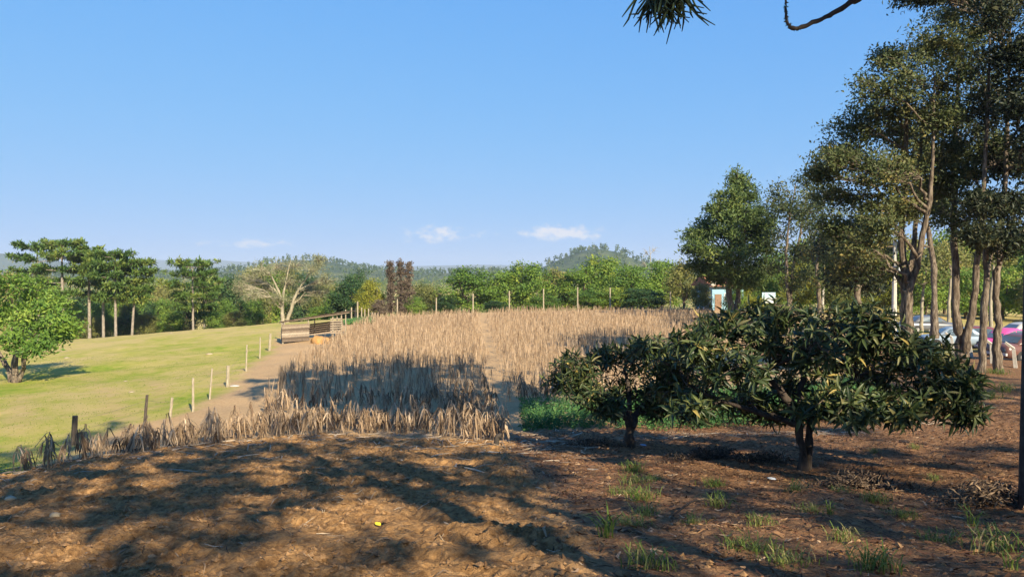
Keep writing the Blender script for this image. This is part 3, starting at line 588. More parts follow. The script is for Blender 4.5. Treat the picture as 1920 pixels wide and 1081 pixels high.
# templates for the rounded trees of the middle distance; each copy is its own tree
def variant(leaf, seed, **kw): return std_tree('broadleaf_tree', 'x', 8.0, 7.0, seed, leaf=leaf, **kw)
VAR = {k: [] for k in ('leaf_green', 'leaf_deep', 'leaf_olive', 'leaf_yellow', 'leaf_bright', 'leaf_brown')}
for i, (lf, n) in enumerate([('leaf_green', 3), ('leaf_deep', 2), ('leaf_olive', 2), ('leaf_yellow', 1), ('leaf_bright', 1), ('leaf_brown', 1)]):
    for j in range(n): VAR[lf].append([variant(lf, 60 + i * 7 + j, low=.16 if lf != 'leaf_olive' else .25, ns=11, nl=34, nc=18), False])
vcount = [0]
def put(u, vt, vb, wpx, d, leaf, label, group, name=None, cat='tree'):
    p = P(u, vb, d); base = on(p, .1); h = P(u, vt, d)[2] - base[2]; wd = wpx / F * d
    e = VAR[leaf][vcount[0] % len(VAR[leaf])]; vcount[0] += 1
    s = (wd / 6.6, wd / 6.6, h / 8.3); rz = float(gt.uniform(0, 6.28))
    if not e[1]:
        e[1] = True; o = e[0]; o.location = tuple(base); o.scale = s; o.rotation_euler = (0, 0, rz); o["label"] = label; o["group"] = group
    else: o = copy_thing(e[0], base, rz, s, label, group)
    if name: o.name = name
    o["category"] = cat; return o
GB = 'leafy trees behind the corn field'
for (u, vt, vb, wp, d, lf, lab) in [
    (655, 528, 606, 72, 112, 'leaf_deep', 'dark green round tree behind the garden posts'),
    (668, 510, 600, 60, 128, 'leaf_deep', 'taller dark tree rising behind the dark round one by the garden'),
    (697, 526, 600, 50, 106, 'leaf_yellow', 'round yellow green tree left of the dead cypresses'),
    (800, 535, 596, 60, 118, 'leaf_olive', 'pale olive tree just right of the dead cypresses'),
    (838, 546, 594, 44, 112, 'leaf_deep', 'small dark tree left of the big bright green one behind the corn'),
    (882, 512, 596, 92, 114, 'leaf_green', 'broad bright green tree behind the middle fence posts'),
    (945, 520, 594, 60, 116, 'leaf_bright', 'yellowish green tree right of the broad bright green one'),
    (992, 500, 592, 84, 116, 'leaf_green', 'tall leafy tree in the middle of the row behind the corn'),
    (1045, 496, 592, 70, 124, 'leaf_olive', 'olive green tree below the left foot of the wooded knoll'),
    (1090, 492, 590, 80, 118, 'leaf_green', 'leafy tree right below the wooded knoll'),
    (1135, 480, 590, 92, 122, 'leaf_green', 'highest green tree of the row, under the knoll top'),
    (1185, 500, 590, 80, 114, 'leaf_bright', 'light green tree above the dark low bush'),
    (1202, 543, 590, 76, 104, 'leaf_deep', 'low dark green bush at the edge of the corn crest'),
    (1240, 490, 590, 70, 118, 'leaf_bright', 'light green tree with a bare dead tree beside it'),
    (1282, 492, 592, 60, 100, 'leaf_olive', 'grey green tree touching the left side of the conifer'),
    (1020, 545, 590, 60, 108, 'leaf_green', 'low green tree in front of the row, behind the fence'),
    (930, 555, 592, 46, 108, 'leaf_deep', 'low dark shrub between the two brightest trees'),
    (1110, 545, 590, 64, 106, 'leaf_green', 'low green shrub below the highest tree of the row'),
    (775, 560, 598, 40, 106, 'leaf_bright', 'low yellow green shrub at the foot of the cypresses'),
    (1155, 540, 590, 60, 106, 'leaf_green', 'low green shrub left of the dark low bush')]: put(u, vt - (12 if 820 < u < 1020 and vt < 535 else 3 if u < 820 or u > 1105 else -8), vb, wp * 1.2, d, lf, lab, GB)
put(712, 560, 600, 36, 101, 'leaf_brown', 'withered brown shrub at the foot of the dead cypresses', GB, 'dead_shrub', 'shrub')
put(600, 574, 602, 50, 117, 'leaf_bright', 'low yellow green shrub seen over the shed roof', GB, 'low_shrub', 'shrub')
put(640, 578, 602, 34, 116, 'leaf_bright', 'small green shrub left of the garden posts', GB, 'low_shrub', 'shrub')
GV = 'trees of the valley wood beyond the pasture'
valley = [(22, 505, 640, 70, 150), (60, 540, 640, 60, 135), (105, 535, 640, 60, 132), (140, 560, 635, 50, 124), (160, 540, 640, 64, 160), (190, 565, 634, 50, 128), (205, 535, 640, 70, 150), (240, 566, 630, 46, 122), (262, 545, 636, 60, 150),
          (285, 565, 630, 50, 128), (310, 560, 628, 56, 125), (330, 530, 630, 60, 160), (345, 566, 624, 50, 126), (400, 520, 625, 70, 140), (420, 560, 620, 60, 128), (445, 515, 622, 76, 136), (470, 500, 620, 70, 150), (478, 560, 616, 46, 126), (505, 492, 618, 70, 155),
          (540, 500, 616, 70, 160), (575, 510, 614, 66, 150), (610, 525, 612, 60, 140), (628, 545, 608, 50, 130), (300, 530, 640, 60, 190), (270, 525, 640, 60, 210), (-30, 520, 650, 80, 150), (230, 520, 640, 56, 220), (80, 510, 650, 70, 190), (150, 590, 630, 44, 119), (182, 592, 628, 40, 118), (232, 588, 626, 44, 119), (275, 586, 622, 40, 118), (325, 584, 620, 44, 119), (405, 584, 618, 44, 120), (440, 582, 614, 40, 120)]
ordn = ['first', 'second', 'third', 'fourth', 'fifth', 'sixth', 'seventh', 'eighth', 'ninth', 'tenth', 'eleventh', 'twelfth', 'thirteenth', 'fourteenth', 'fifteenth', 'sixteenth', 'seventeenth', 'eighteenth', 'nineteenth', 'twentieth', 'twenty-first', 'twenty-second', 'twenty-third', 'twenty-fourth', 'twenty-fifth', 'twenty-sixth', 'twenty-seventh', 'twenty-eighth', 'twenty-ninth', 'thirtieth', 'thirty-first', 'thirty-second', 'thirty-third', 'thirty-fourth', 'thirty-fifth', 'thirty-sixth']
kinds = ['leaf_green', 'leaf_olive', 'leaf_deep', 'leaf_olive', 'leaf_bright']; adj = {'leaf_deep': 'dark green', 'leaf_olive': 'pale olive', 'leaf_green': 'mid green', 'leaf_bright': 'light green'}
for i, t in enumerate(sorted(valley)):
    lf = kinds[i % 5]; put(*t, lf, f'{adj[lf]} wood tree below the pasture edge, {ordn[i]} from the left', GV)
GR = 'trees behind the parked cars'
right = [(1316, 530, 594, 44, 84), (1378, 535, 594, 44, 82), (1418, 556, 594, 40, 80), (1520, 440, 600, 100, 125), (1600, 430, 604, 110, 130), (1690, 435, 606, 110, 125), (1560, 455, 602, 70, 88), (1500, 480, 598, 70, 84), (1790, 425, 610, 120, 128), (1880, 430, 614, 120, 124), (1965, 430, 620, 120, 120), (1450, 470, 596, 80, 120), (1405, 500, 596, 60, 96), (1440, 520, 596, 56, 88), (1540, 470, 600, 76, 92), (1575, 500, 602, 70, 80), (1625, 455, 606, 90, 96), (1660, 500, 606, 80, 84), (1700, 470, 610, 90, 92), (1735, 505, 614, 80, 80), (1770, 450, 614, 96, 90), (1810, 500, 616, 90, 80), (1845, 455, 620, 96, 90), (1880, 500, 620, 90, 80), (1925, 450, 622, 110, 86), (1960, 500, 630, 110, 76)]
rk = ['leaf_olive', 'leaf_bright', 'leaf_yellow', 'leaf_green', 'leaf_bright']; radj = {'leaf_bright': 'light green', 'leaf_olive': 'olive', 'leaf_green': 'green', 'leaf_yellow': 'yellow green'}
for i, t in enumerate(right):
    lf = rk[i % 5]; put(*t, lf, f'{radj[lf]} tree in the wood behind the cars, {ordn[i]} from the conifer', GR)
# bare dead tree over the bushes
base = on(P(1222, 592, 124))
make_tree('bare_tree', base, [px_stem(base, 124, [(1222, 590, 0, .2), (1222, 540, 0, .14), (1220, 490, 0, .08), (1218, 462, 0, .03)])], px_clumps(base, 124, [(1210, 475, 10, 14), (1228, 468, 12, 12), (1235, 490, 12, 10), (1206, 495, 8, 10)], gt, 1), 'leafless grey tree sticking up behind the light green trees', bark='bark_pale', leaf='leaf_lichen', ns=22, nl=1, rs=.1, ll=.1, lw=.03, limb_r=.07, twig_r=.025, seed=81)
# slim pale trunks in the wood behind the cars
for i, (u, vb, vt, d, lab) in enumerate([(1727, 622, 505, 56, 'thin white trunk just right of the thick forked tree'), (1778, 615, 470, 60, 'slim brown trunk behind the V shaped tree'), (1856, 628, 470, 52, 'slim pale trunk behind the slender trees')]):
    base = on(P(u, vb, d)); make_tree('slim_tree', base, [px_stem(base, d, [(u, vb + 4, 0, .14), (u + 3, (vb + vt) / 2, 0, .11), (u + 10, vt, 0, .04)])], px_clumps(base, d, [(u + 8, vt, 26, 20), (u - 14, vt + 14, 22, 16), (u + 26, vt + 20, 20, 14)], gt, 1.2), lab, bark='bark_pale', leaf='leaf_olive', ns=10, nl=20, rs=.3, ll=.25, lw=.12, seed=85 + i)

# ---- araucarias under which the photographer stands: trunk at the right edge, crowns overhead casting the dappled shade
base = grd(7.14, 10.0, .1)
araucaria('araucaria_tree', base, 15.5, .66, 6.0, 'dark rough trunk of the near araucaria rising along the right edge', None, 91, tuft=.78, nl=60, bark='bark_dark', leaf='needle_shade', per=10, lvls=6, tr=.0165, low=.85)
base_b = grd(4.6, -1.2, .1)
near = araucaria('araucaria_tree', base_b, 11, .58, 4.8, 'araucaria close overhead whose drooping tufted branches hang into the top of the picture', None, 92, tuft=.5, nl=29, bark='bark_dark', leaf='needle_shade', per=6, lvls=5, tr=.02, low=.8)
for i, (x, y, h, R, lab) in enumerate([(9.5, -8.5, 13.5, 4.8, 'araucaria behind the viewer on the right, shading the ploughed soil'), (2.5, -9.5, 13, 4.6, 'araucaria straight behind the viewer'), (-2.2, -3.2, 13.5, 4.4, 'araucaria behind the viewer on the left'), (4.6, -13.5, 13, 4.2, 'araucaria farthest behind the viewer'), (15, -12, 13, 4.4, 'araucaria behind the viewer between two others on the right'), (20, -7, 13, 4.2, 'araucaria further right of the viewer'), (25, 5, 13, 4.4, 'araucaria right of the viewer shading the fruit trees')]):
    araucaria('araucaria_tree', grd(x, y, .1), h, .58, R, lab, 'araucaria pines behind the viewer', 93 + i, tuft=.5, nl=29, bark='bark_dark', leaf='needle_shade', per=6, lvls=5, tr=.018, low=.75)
# the hanging branches of the near araucaria
bb = np.asarray(base_b)
tip = P(1252, -8, 5.0) - bb; s0 = np.array([0, 0, 6.6])
hb = MB(); q, r = resample(np.array([s0, s0 * .6 + tip * .4 + [0, 0, .5], s0 * .2 + tip * .8 + [0, 0, .45], tip]), np.array([.07, .05, .035, .018]), 18); tubes(hb, q, r, 7)
hbo = hb.obj('branch', M['bark_dark'], near, True)
g = np.random.default_rng(97); tf = MB(); n = 110
st = tip + g.normal(size=(n, 3)) * [.07, .07, .02] + [0, 0, .05]; a = g.uniform(0, 6.28, n); sp = g.uniform(.05, .75, n)
dr = np.c_[np.cos(a) * sp, np.sin(a) * sp, -np.ones(n) * g.uniform(.6, 1, n)]; ln = g.uniform(.17, .30, n)
p1 = st + dr * ln[:, None] * .4; p2 = st + dr * ln[:, None] * .75 + g.normal(size=(n, 3)) * .012; p3 = p2 + (dr * .25 + np.c_[np.cos(a), np.sin(a), np.zeros(n)] * .10 + g.normal(size=(n, 3)) * .08) * ln[:, None]
tubes(tf, np.stack([st, p1, p2, p3], 1), np.tile([.006, .0075, .007, .003], (n, 1)), 5, r=g.random(n))
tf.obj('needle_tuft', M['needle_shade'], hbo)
hb = MB(); end = P(1474, -14, 5.2) - bb
q, r = resample(np.array([s0 + [0, 0, -.2], P(1760, -150, 4.9) - bb, P(1605, -5, 5.1) - bb, P(1545, 34, 5.2) - bb, P(1500, 52, 5.2) - bb, P(1480, 50, 5.2) - bb, P(1473, 28, 5.2) - bb, end]), np.array([.06, .035, .019, .015, .013, .012, .010, .006]), 46)
q += g.normal(size=q.shape) * .0025; tubes(hb, q, r * (1 + .18 * g.normal(size=46)), 7)
bo = hb.obj('branch', M['bark_dark'], near, True)
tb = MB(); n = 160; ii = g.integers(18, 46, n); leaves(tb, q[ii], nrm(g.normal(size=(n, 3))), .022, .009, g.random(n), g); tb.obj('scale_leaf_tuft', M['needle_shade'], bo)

# ------------------------------------------------------------------ fruit trees with long leathery leaves
def leaf_tpl():
    t = np.array([0, .22, .5, .78, 1.]); wv = np.array([.08, .7, 1., .62, .02]) * .5
    v = []
    for ti, wi in zip(t, wv):
        z = -.30 * ti * ti; v += [(-wi, ti, z + .10 * wi * 2), (0, ti, z), (wi, ti, z + .10 * wi * 2)]
    q = []
    for i in range(4):
        for j in range(2): a = i * 3 + j; q.append((a, a + 1, a + 4, a + 3))
    return np.array(v), np.array(q)
TV, TQ = leaf_tpl()
leaf_meshes = [MB().add(TV * np.array([1, 1, 1]), None, TQ, r).mesh('leaf', M['leaf_loquat'], True) for r in (.15, .35, .5, .62, .78, .9, .97)]
def loquat(base, d, trunk, clumps, label, seed, nro, dd, k=9):
    from mathutils import Matrix
    g = np.random.default_rng(seed); root = thing('fruit_tree', base, label, 'tree', 'fruit trees with long leaves')
    tb = MB(); nodes = []
    for pp, rr in trunk:
        q, r = resample(pp, rr, 16); q[1:-1] += g.normal(size=(14, 3)) * r[1:-1, None] * .2; tubes(tb, q, r * (1 + .1 * g.normal(size=16)), 9); nodes.append(np.c_[q, r])
    tb.obj('trunk', M['bark_dark'], root, True); nodes = np.concatenate(nodes)
    lb = MB(); cen = []; ax = []
    cc0 = np.mean([c for c, R in px_clumps(base, d, clumps, g, 0)], axis=0)
    for (c, R) in px_clumps(base, d, clumps, g, dd):
        dv = np.linalg.norm(nodes[:, :3] - c, axis=1) + 1.5 * np.maximum(0, nodes[:, 2] - c[2]); i = int(np.argmin(dv)); a = nodes[i, :3]; D = np.linalg.norm(c - a)
        q, r = resample(np.array([a, a * .6 + c * .4 - [0, 0, .04 * D] + g.normal(size=3) * .06 * D, a * .2 + c * .8 + g.normal(size=3) * .05 * D, c]), np.array([1, .8, .6, .35]) * min(.05, nodes[i, 3] * .7), 10)
        lo = MB(); tubes(lo, q, r, 6); lo.obj('limb', M['bark_dark'], root, True)
        u = nrm(g.normal(size=(nro, 3))); e = c + u * (g.random((nro, 1)) ** .5) * np.array(R) * 1.22; stt = q[g.integers(5, 10, nro)]
        tubes(lb, np.stack([stt, (stt + e) / 2 + g.normal(size=(nro, 3)) * .06, e], 1), np.tile([.014, .011, .008], (nro, 1)), 4)
        cen.append(e); ax.append(nrm(.55 * nrm(e - stt) + .35 * nrm(e - cc0) + np.array([0, 0, .55]) + .3 * g.normal(size=(nro, 3))))
    tag(lb.obj('twig_work', M['bark'], root), kind='stuff')
    cen = np.concatenate(cen); ax = np.concatenate(ax); m = len(cen)
    c = np.repeat(cen, k, 0); A = np.repeat(ax, k, 0)
    ph = np.tile(np.arange(k) * 2.4, m) + np.repeat(g.uniform(0, 6.28, m), k); th = np.radians(np.tile(np.linspace(22, 118, k), m) + g.normal(size=m * k) * 12)
    s1 = nrm(np.cross(A, np.array([.3, .2, 1.]))); s2 = np.cross(A, s1)
    dr = A * np.cos(th)[:, None] + (s1 * np.cos(ph)[:, None] + s2 * np.sin(ph)[:, None]) * np.sin(th)[:, None]
    nm = nrm(A - dr * (A * dr).sum(1, keepdims=True)); sd = np.cross(dr, nm)
    c = c - A * np.tile(np.linspace(0, .10, k), m)[:, None]
    L = g.uniform(.13, .31, m * k); Wd = L * g.uniform(.19, .28, m * k)
    rn = np.clip(np.repeat(.42 + .15 * g.normal(size=m), k) + .2 * g.normal(size=m * k) + .32 * (g.random(m * k) < .08), 0, 1)
    keep = c[:, 2] > .25; idx = np.where(keep)[0]
    wy = c[idx, 1] - .5 * g.random(len(idx)); order = idx[np.argsort(wy)]; near_i = order[:300]; rest = order[300:]
    V = c[rest][:, None] + TV[None, :, 0:1] * (sd[rest] * Wd[rest, None])[:, None] + TV[None, :, 1:2] * (dr[rest] * L[rest, None])[:, None] + TV[None, :, 2:3] * (nm[rest] * L[rest, None])[:, None]
    fb = MB(); Q4 = (np.arange(len(rest))[:, None, None] * len(TV) + TQ[None]).reshape(-1, 4); fb.add(V.reshape(-1, 3), None, Q4, np.repeat(rn[rest], len(TV)))
    tag(fb.obj('foliage', M['leaf_loquat'], root, True), kind='stuff')
    lv = np.array([.15, .35, .5, .62, .78, .9, .97])
    for i in near_i:
        o = bpy.data.objects.new('leaf', leaf_meshes[int(np.argmin(abs(lv - rn[i])))]); COL.objects.link(o); o.parent = root
        Mx = np.eye(4); Mx[:3, 0] = sd[i] * Wd[i]; Mx[:3, 1] = dr[i] * L[i]; Mx[:3, 2] = nm[i] * L[i]; Mx[:3, 3] = c[i]
        o.matrix_local = Matrix(Mx.tolist())
    return root
b2 = gpx(1507, 880, .05)
loquat(b2, 14.5, [px_stem(b2, 14.5, [(1505, 888, 0, .11), (1503, 840, 0, .08), (1496, 790, 0, .075), (1470, 740, .2, .08), (1420, 690, .3, .045)]), px_stem(b2, 14.5, [(1513, 888, .1, .085), (1517, 830, .1, .07), (1522, 780, .2, .065), (1570, 730, .4, .055), (1640, 690, .5, .03)]),
                  px_stem(b2, 14.5, [(1500, 800, .1, .065), (1500, 740, .5, .07), (1510, 670, .8, .05), (1500, 610, .8, .03)]), px_stem(b2, 14.5, [(1518, 790, .1, .07), (1600, 762, .2, .05), (1700, 745, .3, .03), (1780, 735, .2, .02)]), px_stem(b2, 14.5, [(1496, 795, 0, .08), (1420, 772, .2, .055), (1340, 745, .3, .035), (1290, 720, .3, .02)])],
       [(1270, 690, 42, 36), (1325, 640, 46, 34), (1320, 735, 48, 32), (1395, 612, 48, 34), (1400, 685, 52, 42), (1390, 752, 44, 24), (1470, 592, 48, 30), (1480, 655, 52, 42), (1480, 725, 52, 34), (1560, 608, 50, 32), (1560, 685, 52, 42), (1570, 748, 48, 28), (1635, 640, 50, 34), (1640, 708, 52, 38), (1660, 758, 44, 28), (1705, 676, 42, 32), (1730, 738, 42, 30), (1775, 705, 36, 28), (1798, 762, 26, 26), (1822, 722, 20, 20), (1440, 770, 44, 18), (1530, 640, 44, 36), (1350, 690, 44, 36), (1610, 775, 40, 16), (1300, 770, 34, 18), (1440, 630, 44, 34), (1600, 660, 44, 36), (1700, 775, 34, 18), (1520, 765, 40, 18), (1350, 605, 42, 26), (1300, 645, 38, 32), (1420, 592, 38, 22), (1640, 608, 42, 26), (1700, 640, 42, 28), (1760, 665, 36, 26), (1600, 590, 40, 24), (1255, 720, 34, 34), (1760, 745, 36, 28), (1815, 775, 24, 22)],
       'larger spreading fruit tree with long leathery leaves and thick dark trunk', 101, 30, 1.3)
b1 = gpx(1181, 838, .05)
loquat(b1, 19, [px_stem(b1, 19, [(1181, 845, 0, .15), (1180, 800, 0, .12), (1172, 770, 0, .09), (1140, 745, .1, .06), (1095, 720, .2, .03)]), px_stem(b1, 19, [(1184, 800, 0, .11), (1200, 765, .2, .08), (1235, 735, .3, .05), (1255, 700, .3, .03)]), px_stem(b1, 19, [(1180, 790, .1, .09), (1180, 740, .4, .06), (1170, 690, .5, .03)]), px_stem(b1, 19, [(1176, 782, 0, .08), (1150, 772, -.3, .055), (1112, 768, -.5, .035), (1095, 758, -.5, .03)])],
       [(1078, 688, 38, 26), (1130, 668, 42, 26), (1190, 662, 42, 26), (1250, 668, 38, 28), (1100, 735, 38, 26), (1160, 730, 42, 34), (1225, 725, 42, 34), (1055, 700, 26, 28), (1275, 700, 28, 30), (1290, 740, 30, 24), (1300, 660, 30, 28), (1215, 650, 36, 22), (1140, 765, 32, 14), (1230, 768, 26, 14)],
       'smaller fruit tree with long leathery leaves, left of the larger one', 102, 38, 1.0)

# ------------------------------------------------------------------ dry, folded corn
def strips(mb, paths, widths, side, r):
    m, n, _ = paths.shape; off = side[:, None, :] * widths[:, :, None] * .5
    v = np.stack([paths - off, paths + off], 2).reshape(-1, 3); i = np.arange(n - 1) * 2
    q = np.stack([i, i + 1, i + 3, i + 2], -1); q = (np.arange(m)[:, None, None] * n * 2 + q[None]).reshape(-1, 4)
    mb.add(v, None, q, np.repeat(np.broadcast_to(r, (m,)), n * 2))
def corn_batch(sb, lb, pos, g, hgt=.92, nleaf=9, k=4, fl_=1.0, wk=1.0):
    n = len(pos); h = hgt * g.uniform(.72, 1.14, n); a = g.uniform(0, 6.28, n); o = np.c_[np.cos(a), np.sin(a), np.zeros(n)]; ln = g.normal(size=(n, 2)) * .09
    z = np.zeros(n); top = pos + np.c_[ln[:, 0], ln[:, 1], h]
    fold = g.uniform(.35, .75, n)[:, None] * h[:, None]; up = (g.random(n) < .12)[:, None]
    f1 = top + o * .07 + np.c_[z, z, -.03 + z]; f2 = np.where(up, top + o * .15 + [0, 0, .28], top + o * (.10 + .22 * g.random((n, 1))) - np.array([0, 0, 1.]) * fold)
    tubes(sb, np.stack([pos - [0, 0, .05], pos * .5 + top * .5 + np.c_[g.normal(size=(n, 2)) * .012, z], top, f1, f2], 1), np.tile([.013, .012, .010, .009, .006], (n, 1)), k, r=np.clip(.5 + .2 * g.normal(size=n), 0, 1))
    m = n * nleaf; pi = np.repeat(np.arange(n), nleaf); t = g.random(m); onf = g.random(m) < .35
    at = np.where(onf[:, None], f1[pi] + (f2[pi] - f1[pi]) * (t * .7)[:, None], pos[pi] + (top[pi] - pos[pi]) * (.45 + .57 * t)[:, None])
    b_ = g.uniform(0, 6.28, m); ob = np.c_[np.cos(b_), np.sin(b_), np.zeros(m)]; L = np.minimum(g.uniform(.32, .75, m), (at[:, 2] - pos[pi, 2]) * 1.05 + .03); out = g.uniform(.03, .13, m) * fl_
    zz = np.zeros(m)
    p1 = at + ob * (out * .7)[:, None] - np.c_[zz, zz, L * .1]; p2 = at + ob * (out * 1.5)[:, None] - np.c_[zz, zz, L * .55] + g.normal(size=(m, 3)) * .025; p3 = at + ob * (out * g.uniform(1.2, 3.4, m))[:, None] - np.c_[zz, zz, L] + g.normal(size=(m, 3)) * .03
    sd = nrm(np.c_[-ob[:, 1], ob[:, 0], zz] + g.normal(size=(m, 3)) * .5); wd = wk * g.uniform(.018, .052, m)[:, None] * np.array([.5, 1, .9, .25])
    strips(lb, np.stack([at, p1, p2, p3], 1), wd, sd, np.clip(np.repeat(.44 + .22 * g.normal(size=n), nleaf) + .24 * g.normal(size=m), 0, 1))
gc = np.random.default_rng(120)
FL = np.array([G(u, v)[:2] for u, v in [(8, 890), (150, 866), (350, 837), (480, 822), (600, 814), (770, 812), (942, 830)]])
pos = []
xs = np.arange(FL[0, 0], FL[-1, 0], .19)
for x in xs:
    yf = np.interp(x, FL[:, 0], FL[:, 1]); depth = np.interp(x, [-13, -9, -5, 0], [2.3, 2.4, 2.6, 2.8])
    for kx, dy in enumerate(np.arange(0, depth, .8)):
        if gc.random() < .80: pos.append((x + gc.normal() * .06, yf + dy + gc.normal() * .09))
FLx = np.array(FIELD_L); PC = np.array(PATH_C)
for yy in np.arange(24.0, 87, 1.15):
    xl = np.interp(yy, FLx[:, 1], FLx[:, 0]); xp = np.interp(yy, PC[:, 1], PC[:, 0])
    for xx in np.arange(xl, 26, .23):
        x = xx + gc.normal() * .09; y = yy + gc.normal() * .13 + .10 * (x - xl) * .3
        yf = np.interp(x, FL[:, 0], FL[:, 1]) + np.interp(x, [-9, -2, 0], [7.5, 4.6, 4.2])
        if x > FL[-1, 0]: yf = 29.5 + max(0, x - 2) * .2
        if y < yf or abs(x - xp) < .26 + .25 * gc.random() or y > 87 + .1 * x: continue
        if x > xp and x > 5.5 + (y - 30) * .32: continue
        if gc.random() < .90 and vnoise(np.array([x * .45]), np.array([y * .45]), 8)[0] > .16: pos.append((x, y))
pos = np.array(pos); pz = Hsoil(pos[:, 0], pos[:, 1]); pos = np.c_[pos, pz]
order = np.argsort(np.hypot(pos[:, 0], pos[:, 1])); pos = pos[order]
CG = 'front plants of the corn field'; ctpl = []
for i in range(12):
    sb, lb = MB(), MB(); corn_batch(sb, lb, np.zeros((1, 3)), np.random.default_rng(130 + i), .86, 17, 6, .85); ctpl.append((sb.mesh('stalk', M['corn'], True), lb.mesh('dry_foliage', M['corn'])))
for i, p in enumerate(pos[:300]):
    root = thing('corn_plant', p, 'dry folded corn plant in the front strip of the field', 'corn plant', CG, float(gc.uniform(0, 6.28))); s = gc.uniform(.85, 1.15); root.scale = (s, s, s * gc.uniform(.66, 1.05)); root.rotation_euler = (float(gc.normal() * .10), float(gc.normal() * .10), root.rotation_euler[2])
    a_, b_ = ctpl[i % 12]
    for nm, me in (('stalk', a_), ('dry_foliage', b_)): o = bpy.data.objects.new(nm, me); COL.objects.link(o); o.parent = root
sb = MB(); corn_batch(sb, sb, pos[300:], gc, .86, 7, 3, .26, .58)
tag(sb.obj('corn_field', M['corn']), 'dry folded corn covering the slope behind the front strip', 'corn', kind='stuff')

# ------------------------------------------------------------------ fences and posts
def post(mb, p, q_, r, k=7, r2=None): tubes(mb, np.array([p, p * .5 + q_ * .5, q_]), np.array([r, r * .97, r2 or r * .9]), k, cap=True)
def px_post(u, vb, vt, lean=0, d=None):
    g0 = gpx(u, vb) if d is None else on(P(u, vb, d)); t = P(u + lean, vt, g0[1]); return g0, t
def fence(label, plist, wires, r, mats, cat='fence'):
    g0 = px_post(*plist[0][:3])[0] if len(plist[0]) < 5 or plist[0][4] is None else px_post(plist[0][0], plist[0][1], plist[0][2], d=plist[0][4])[0]
    root = thing('fence', g0, label, cat); tops = []
    for i, pl in enumerate(plist):
        u, vb, vt, lean = pl[:4]; d = pl[4] if len(pl) > 4 else None
        a, t = px_post(u, vb, vt, lean, d); mb = MB(); post(mb, a - g0 - [0, 0, .3], t - g0, r * (pl[5] if len(pl) > 5 else 1)); mb.obj('post', mats(i), root); tops.append((a - g0, t - g0))
    for f in wires:
        mb = MB()
        for (a, t), (a2, t2) in zip(tops[:-1], tops[1:]):
            p0 = a + (t - a) * f; p1 = a2 + (t2 - a2) * f; tubes(mb, np.array([p0, (p0 + p1) / 2 - [0, 0, .03], p1]), np.full(3, .0035), 3)
        mb.obj('wire', M['wire'], root)
    return root
fence('weathered wooden post and wire fence between the pasture and the dirt track', [(137, 834, 779, 4, None, 1.9), (270, 796, 740, 6, None, 1.1), (317, 788, 745, 6, None, 1.1), (362, 774, 708, 0, None, 1.0), (392, 750, 690, 6, None, .9), (426, 724, 685, 2, None, 1.7), (461, 697, 646, 2, None, 1.0), (487, 674, 632, 1, None, 1.0), (505, 657, 625, 2, None, 2.0), (528, 640, 590, 1, None, 1.4)], (.45, .8), .05, lambda i: M['wood_dark'] if i < 2 else M['wood_post'])
fence('line of pale posts along the crest behind the corn', [(745, 590, 560, 0, 92), (818, 588, 558, 0, 92), (887, 587, 550, 0, 92), (955, 586, 545, 0, 92), (1019, 586, 541, 0, 92), (1083, 586, 538, 0, 92), (1144, 586, 539, 0, 92), (1257, 588, 546, 0, 92)], (.5, .75, .95), .085, lambda i: M['wood_post'])
fence('row of uneven grey posts fencing the vegetable garden', [(659, 604, 576, 0, 88, 1.2), (666, 604, 577, 0, 88), (670.5, 604, 565, 0, 87, 1.3), (678, 603, 576, 0, 88), (684, 603, 579, 0, 88), (691, 603, 578, 0, 88), (698, 602, 585, 0, 88), (703, 601, 586, 0, 88), (708, 600, 588, 0, 88)], (.6,), .07, lambda i: M['wood_post'])
for (u, vb, vt, lean, r, lab) in [(529, 768, 697, -2, .075, 'charred leaning post standing alone at the corner of the corn'), (930, 842, 812, 5, .07, 'short dark stump at the end of the front corn row')]:
    a, t = px_post(u, vb, vt, lean); mb = MB(); q, r_ = resample(np.array([[0, 0, -.3], (t - a) * .6 + [-.02, 0, 0], (t - a) * .85 + [.03, 0, 0], t - a + [.02, 0, 0]]), np.array([r, r, r * 1.15, r * .6]), 9); tubes(mb, q, r_, 8, cap=True)
    tag(mb.obj('field_post', M['wood_dark'], loc=tuple(a)), lab, 'post')
# concrete posts with bent tops in front of the cars
g0 = gpx(1752, 651); root = thing('concrete_fence', g0, 'pale concrete fence posts with bent tops in front of the parked cars', 'fence'); prev = None
cps = [(1752, 651, 1751, 626, 1742, 618), (1789, 665, 1784, 632, 1772, 623), (1824, 671, 1817, 636, 1806, 626), (1861, 682, 1859, 645, 1846, 635), (1906, 687, 1900, 653, 1884, 641)]
for (u, vb, ub, vm, ua, va) in cps:
    a = gpx(u, vb); d = a[1]; mb = MB(); pts3 = np.array([a - g0 - [0, 0, .3], P(ub, vm, d) - g0, P(ua, va, d) - g0])
    q = np.array([pts3[0], pts3[0] * .3 + pts3[1] * .7, pts3[1], pts3[1] * .5 + pts3[2] * .5, pts3[2]]); tubes(mb, q, np.array([.10, .095, .09, .07, .06]), 4, cap=True); mb.obj('post', M['concrete'], root)
    if prev is not None:
        for f in (.35, .7): wb = MB(); tubes(wb, np.array([prev[0] * (1 - f) + prev[1] * f, pts3[0] * (1 - f) + pts3[1] * f]), np.full(2, .004), 3); wb.obj('wire', M['wire'], root)
    prev = pts3

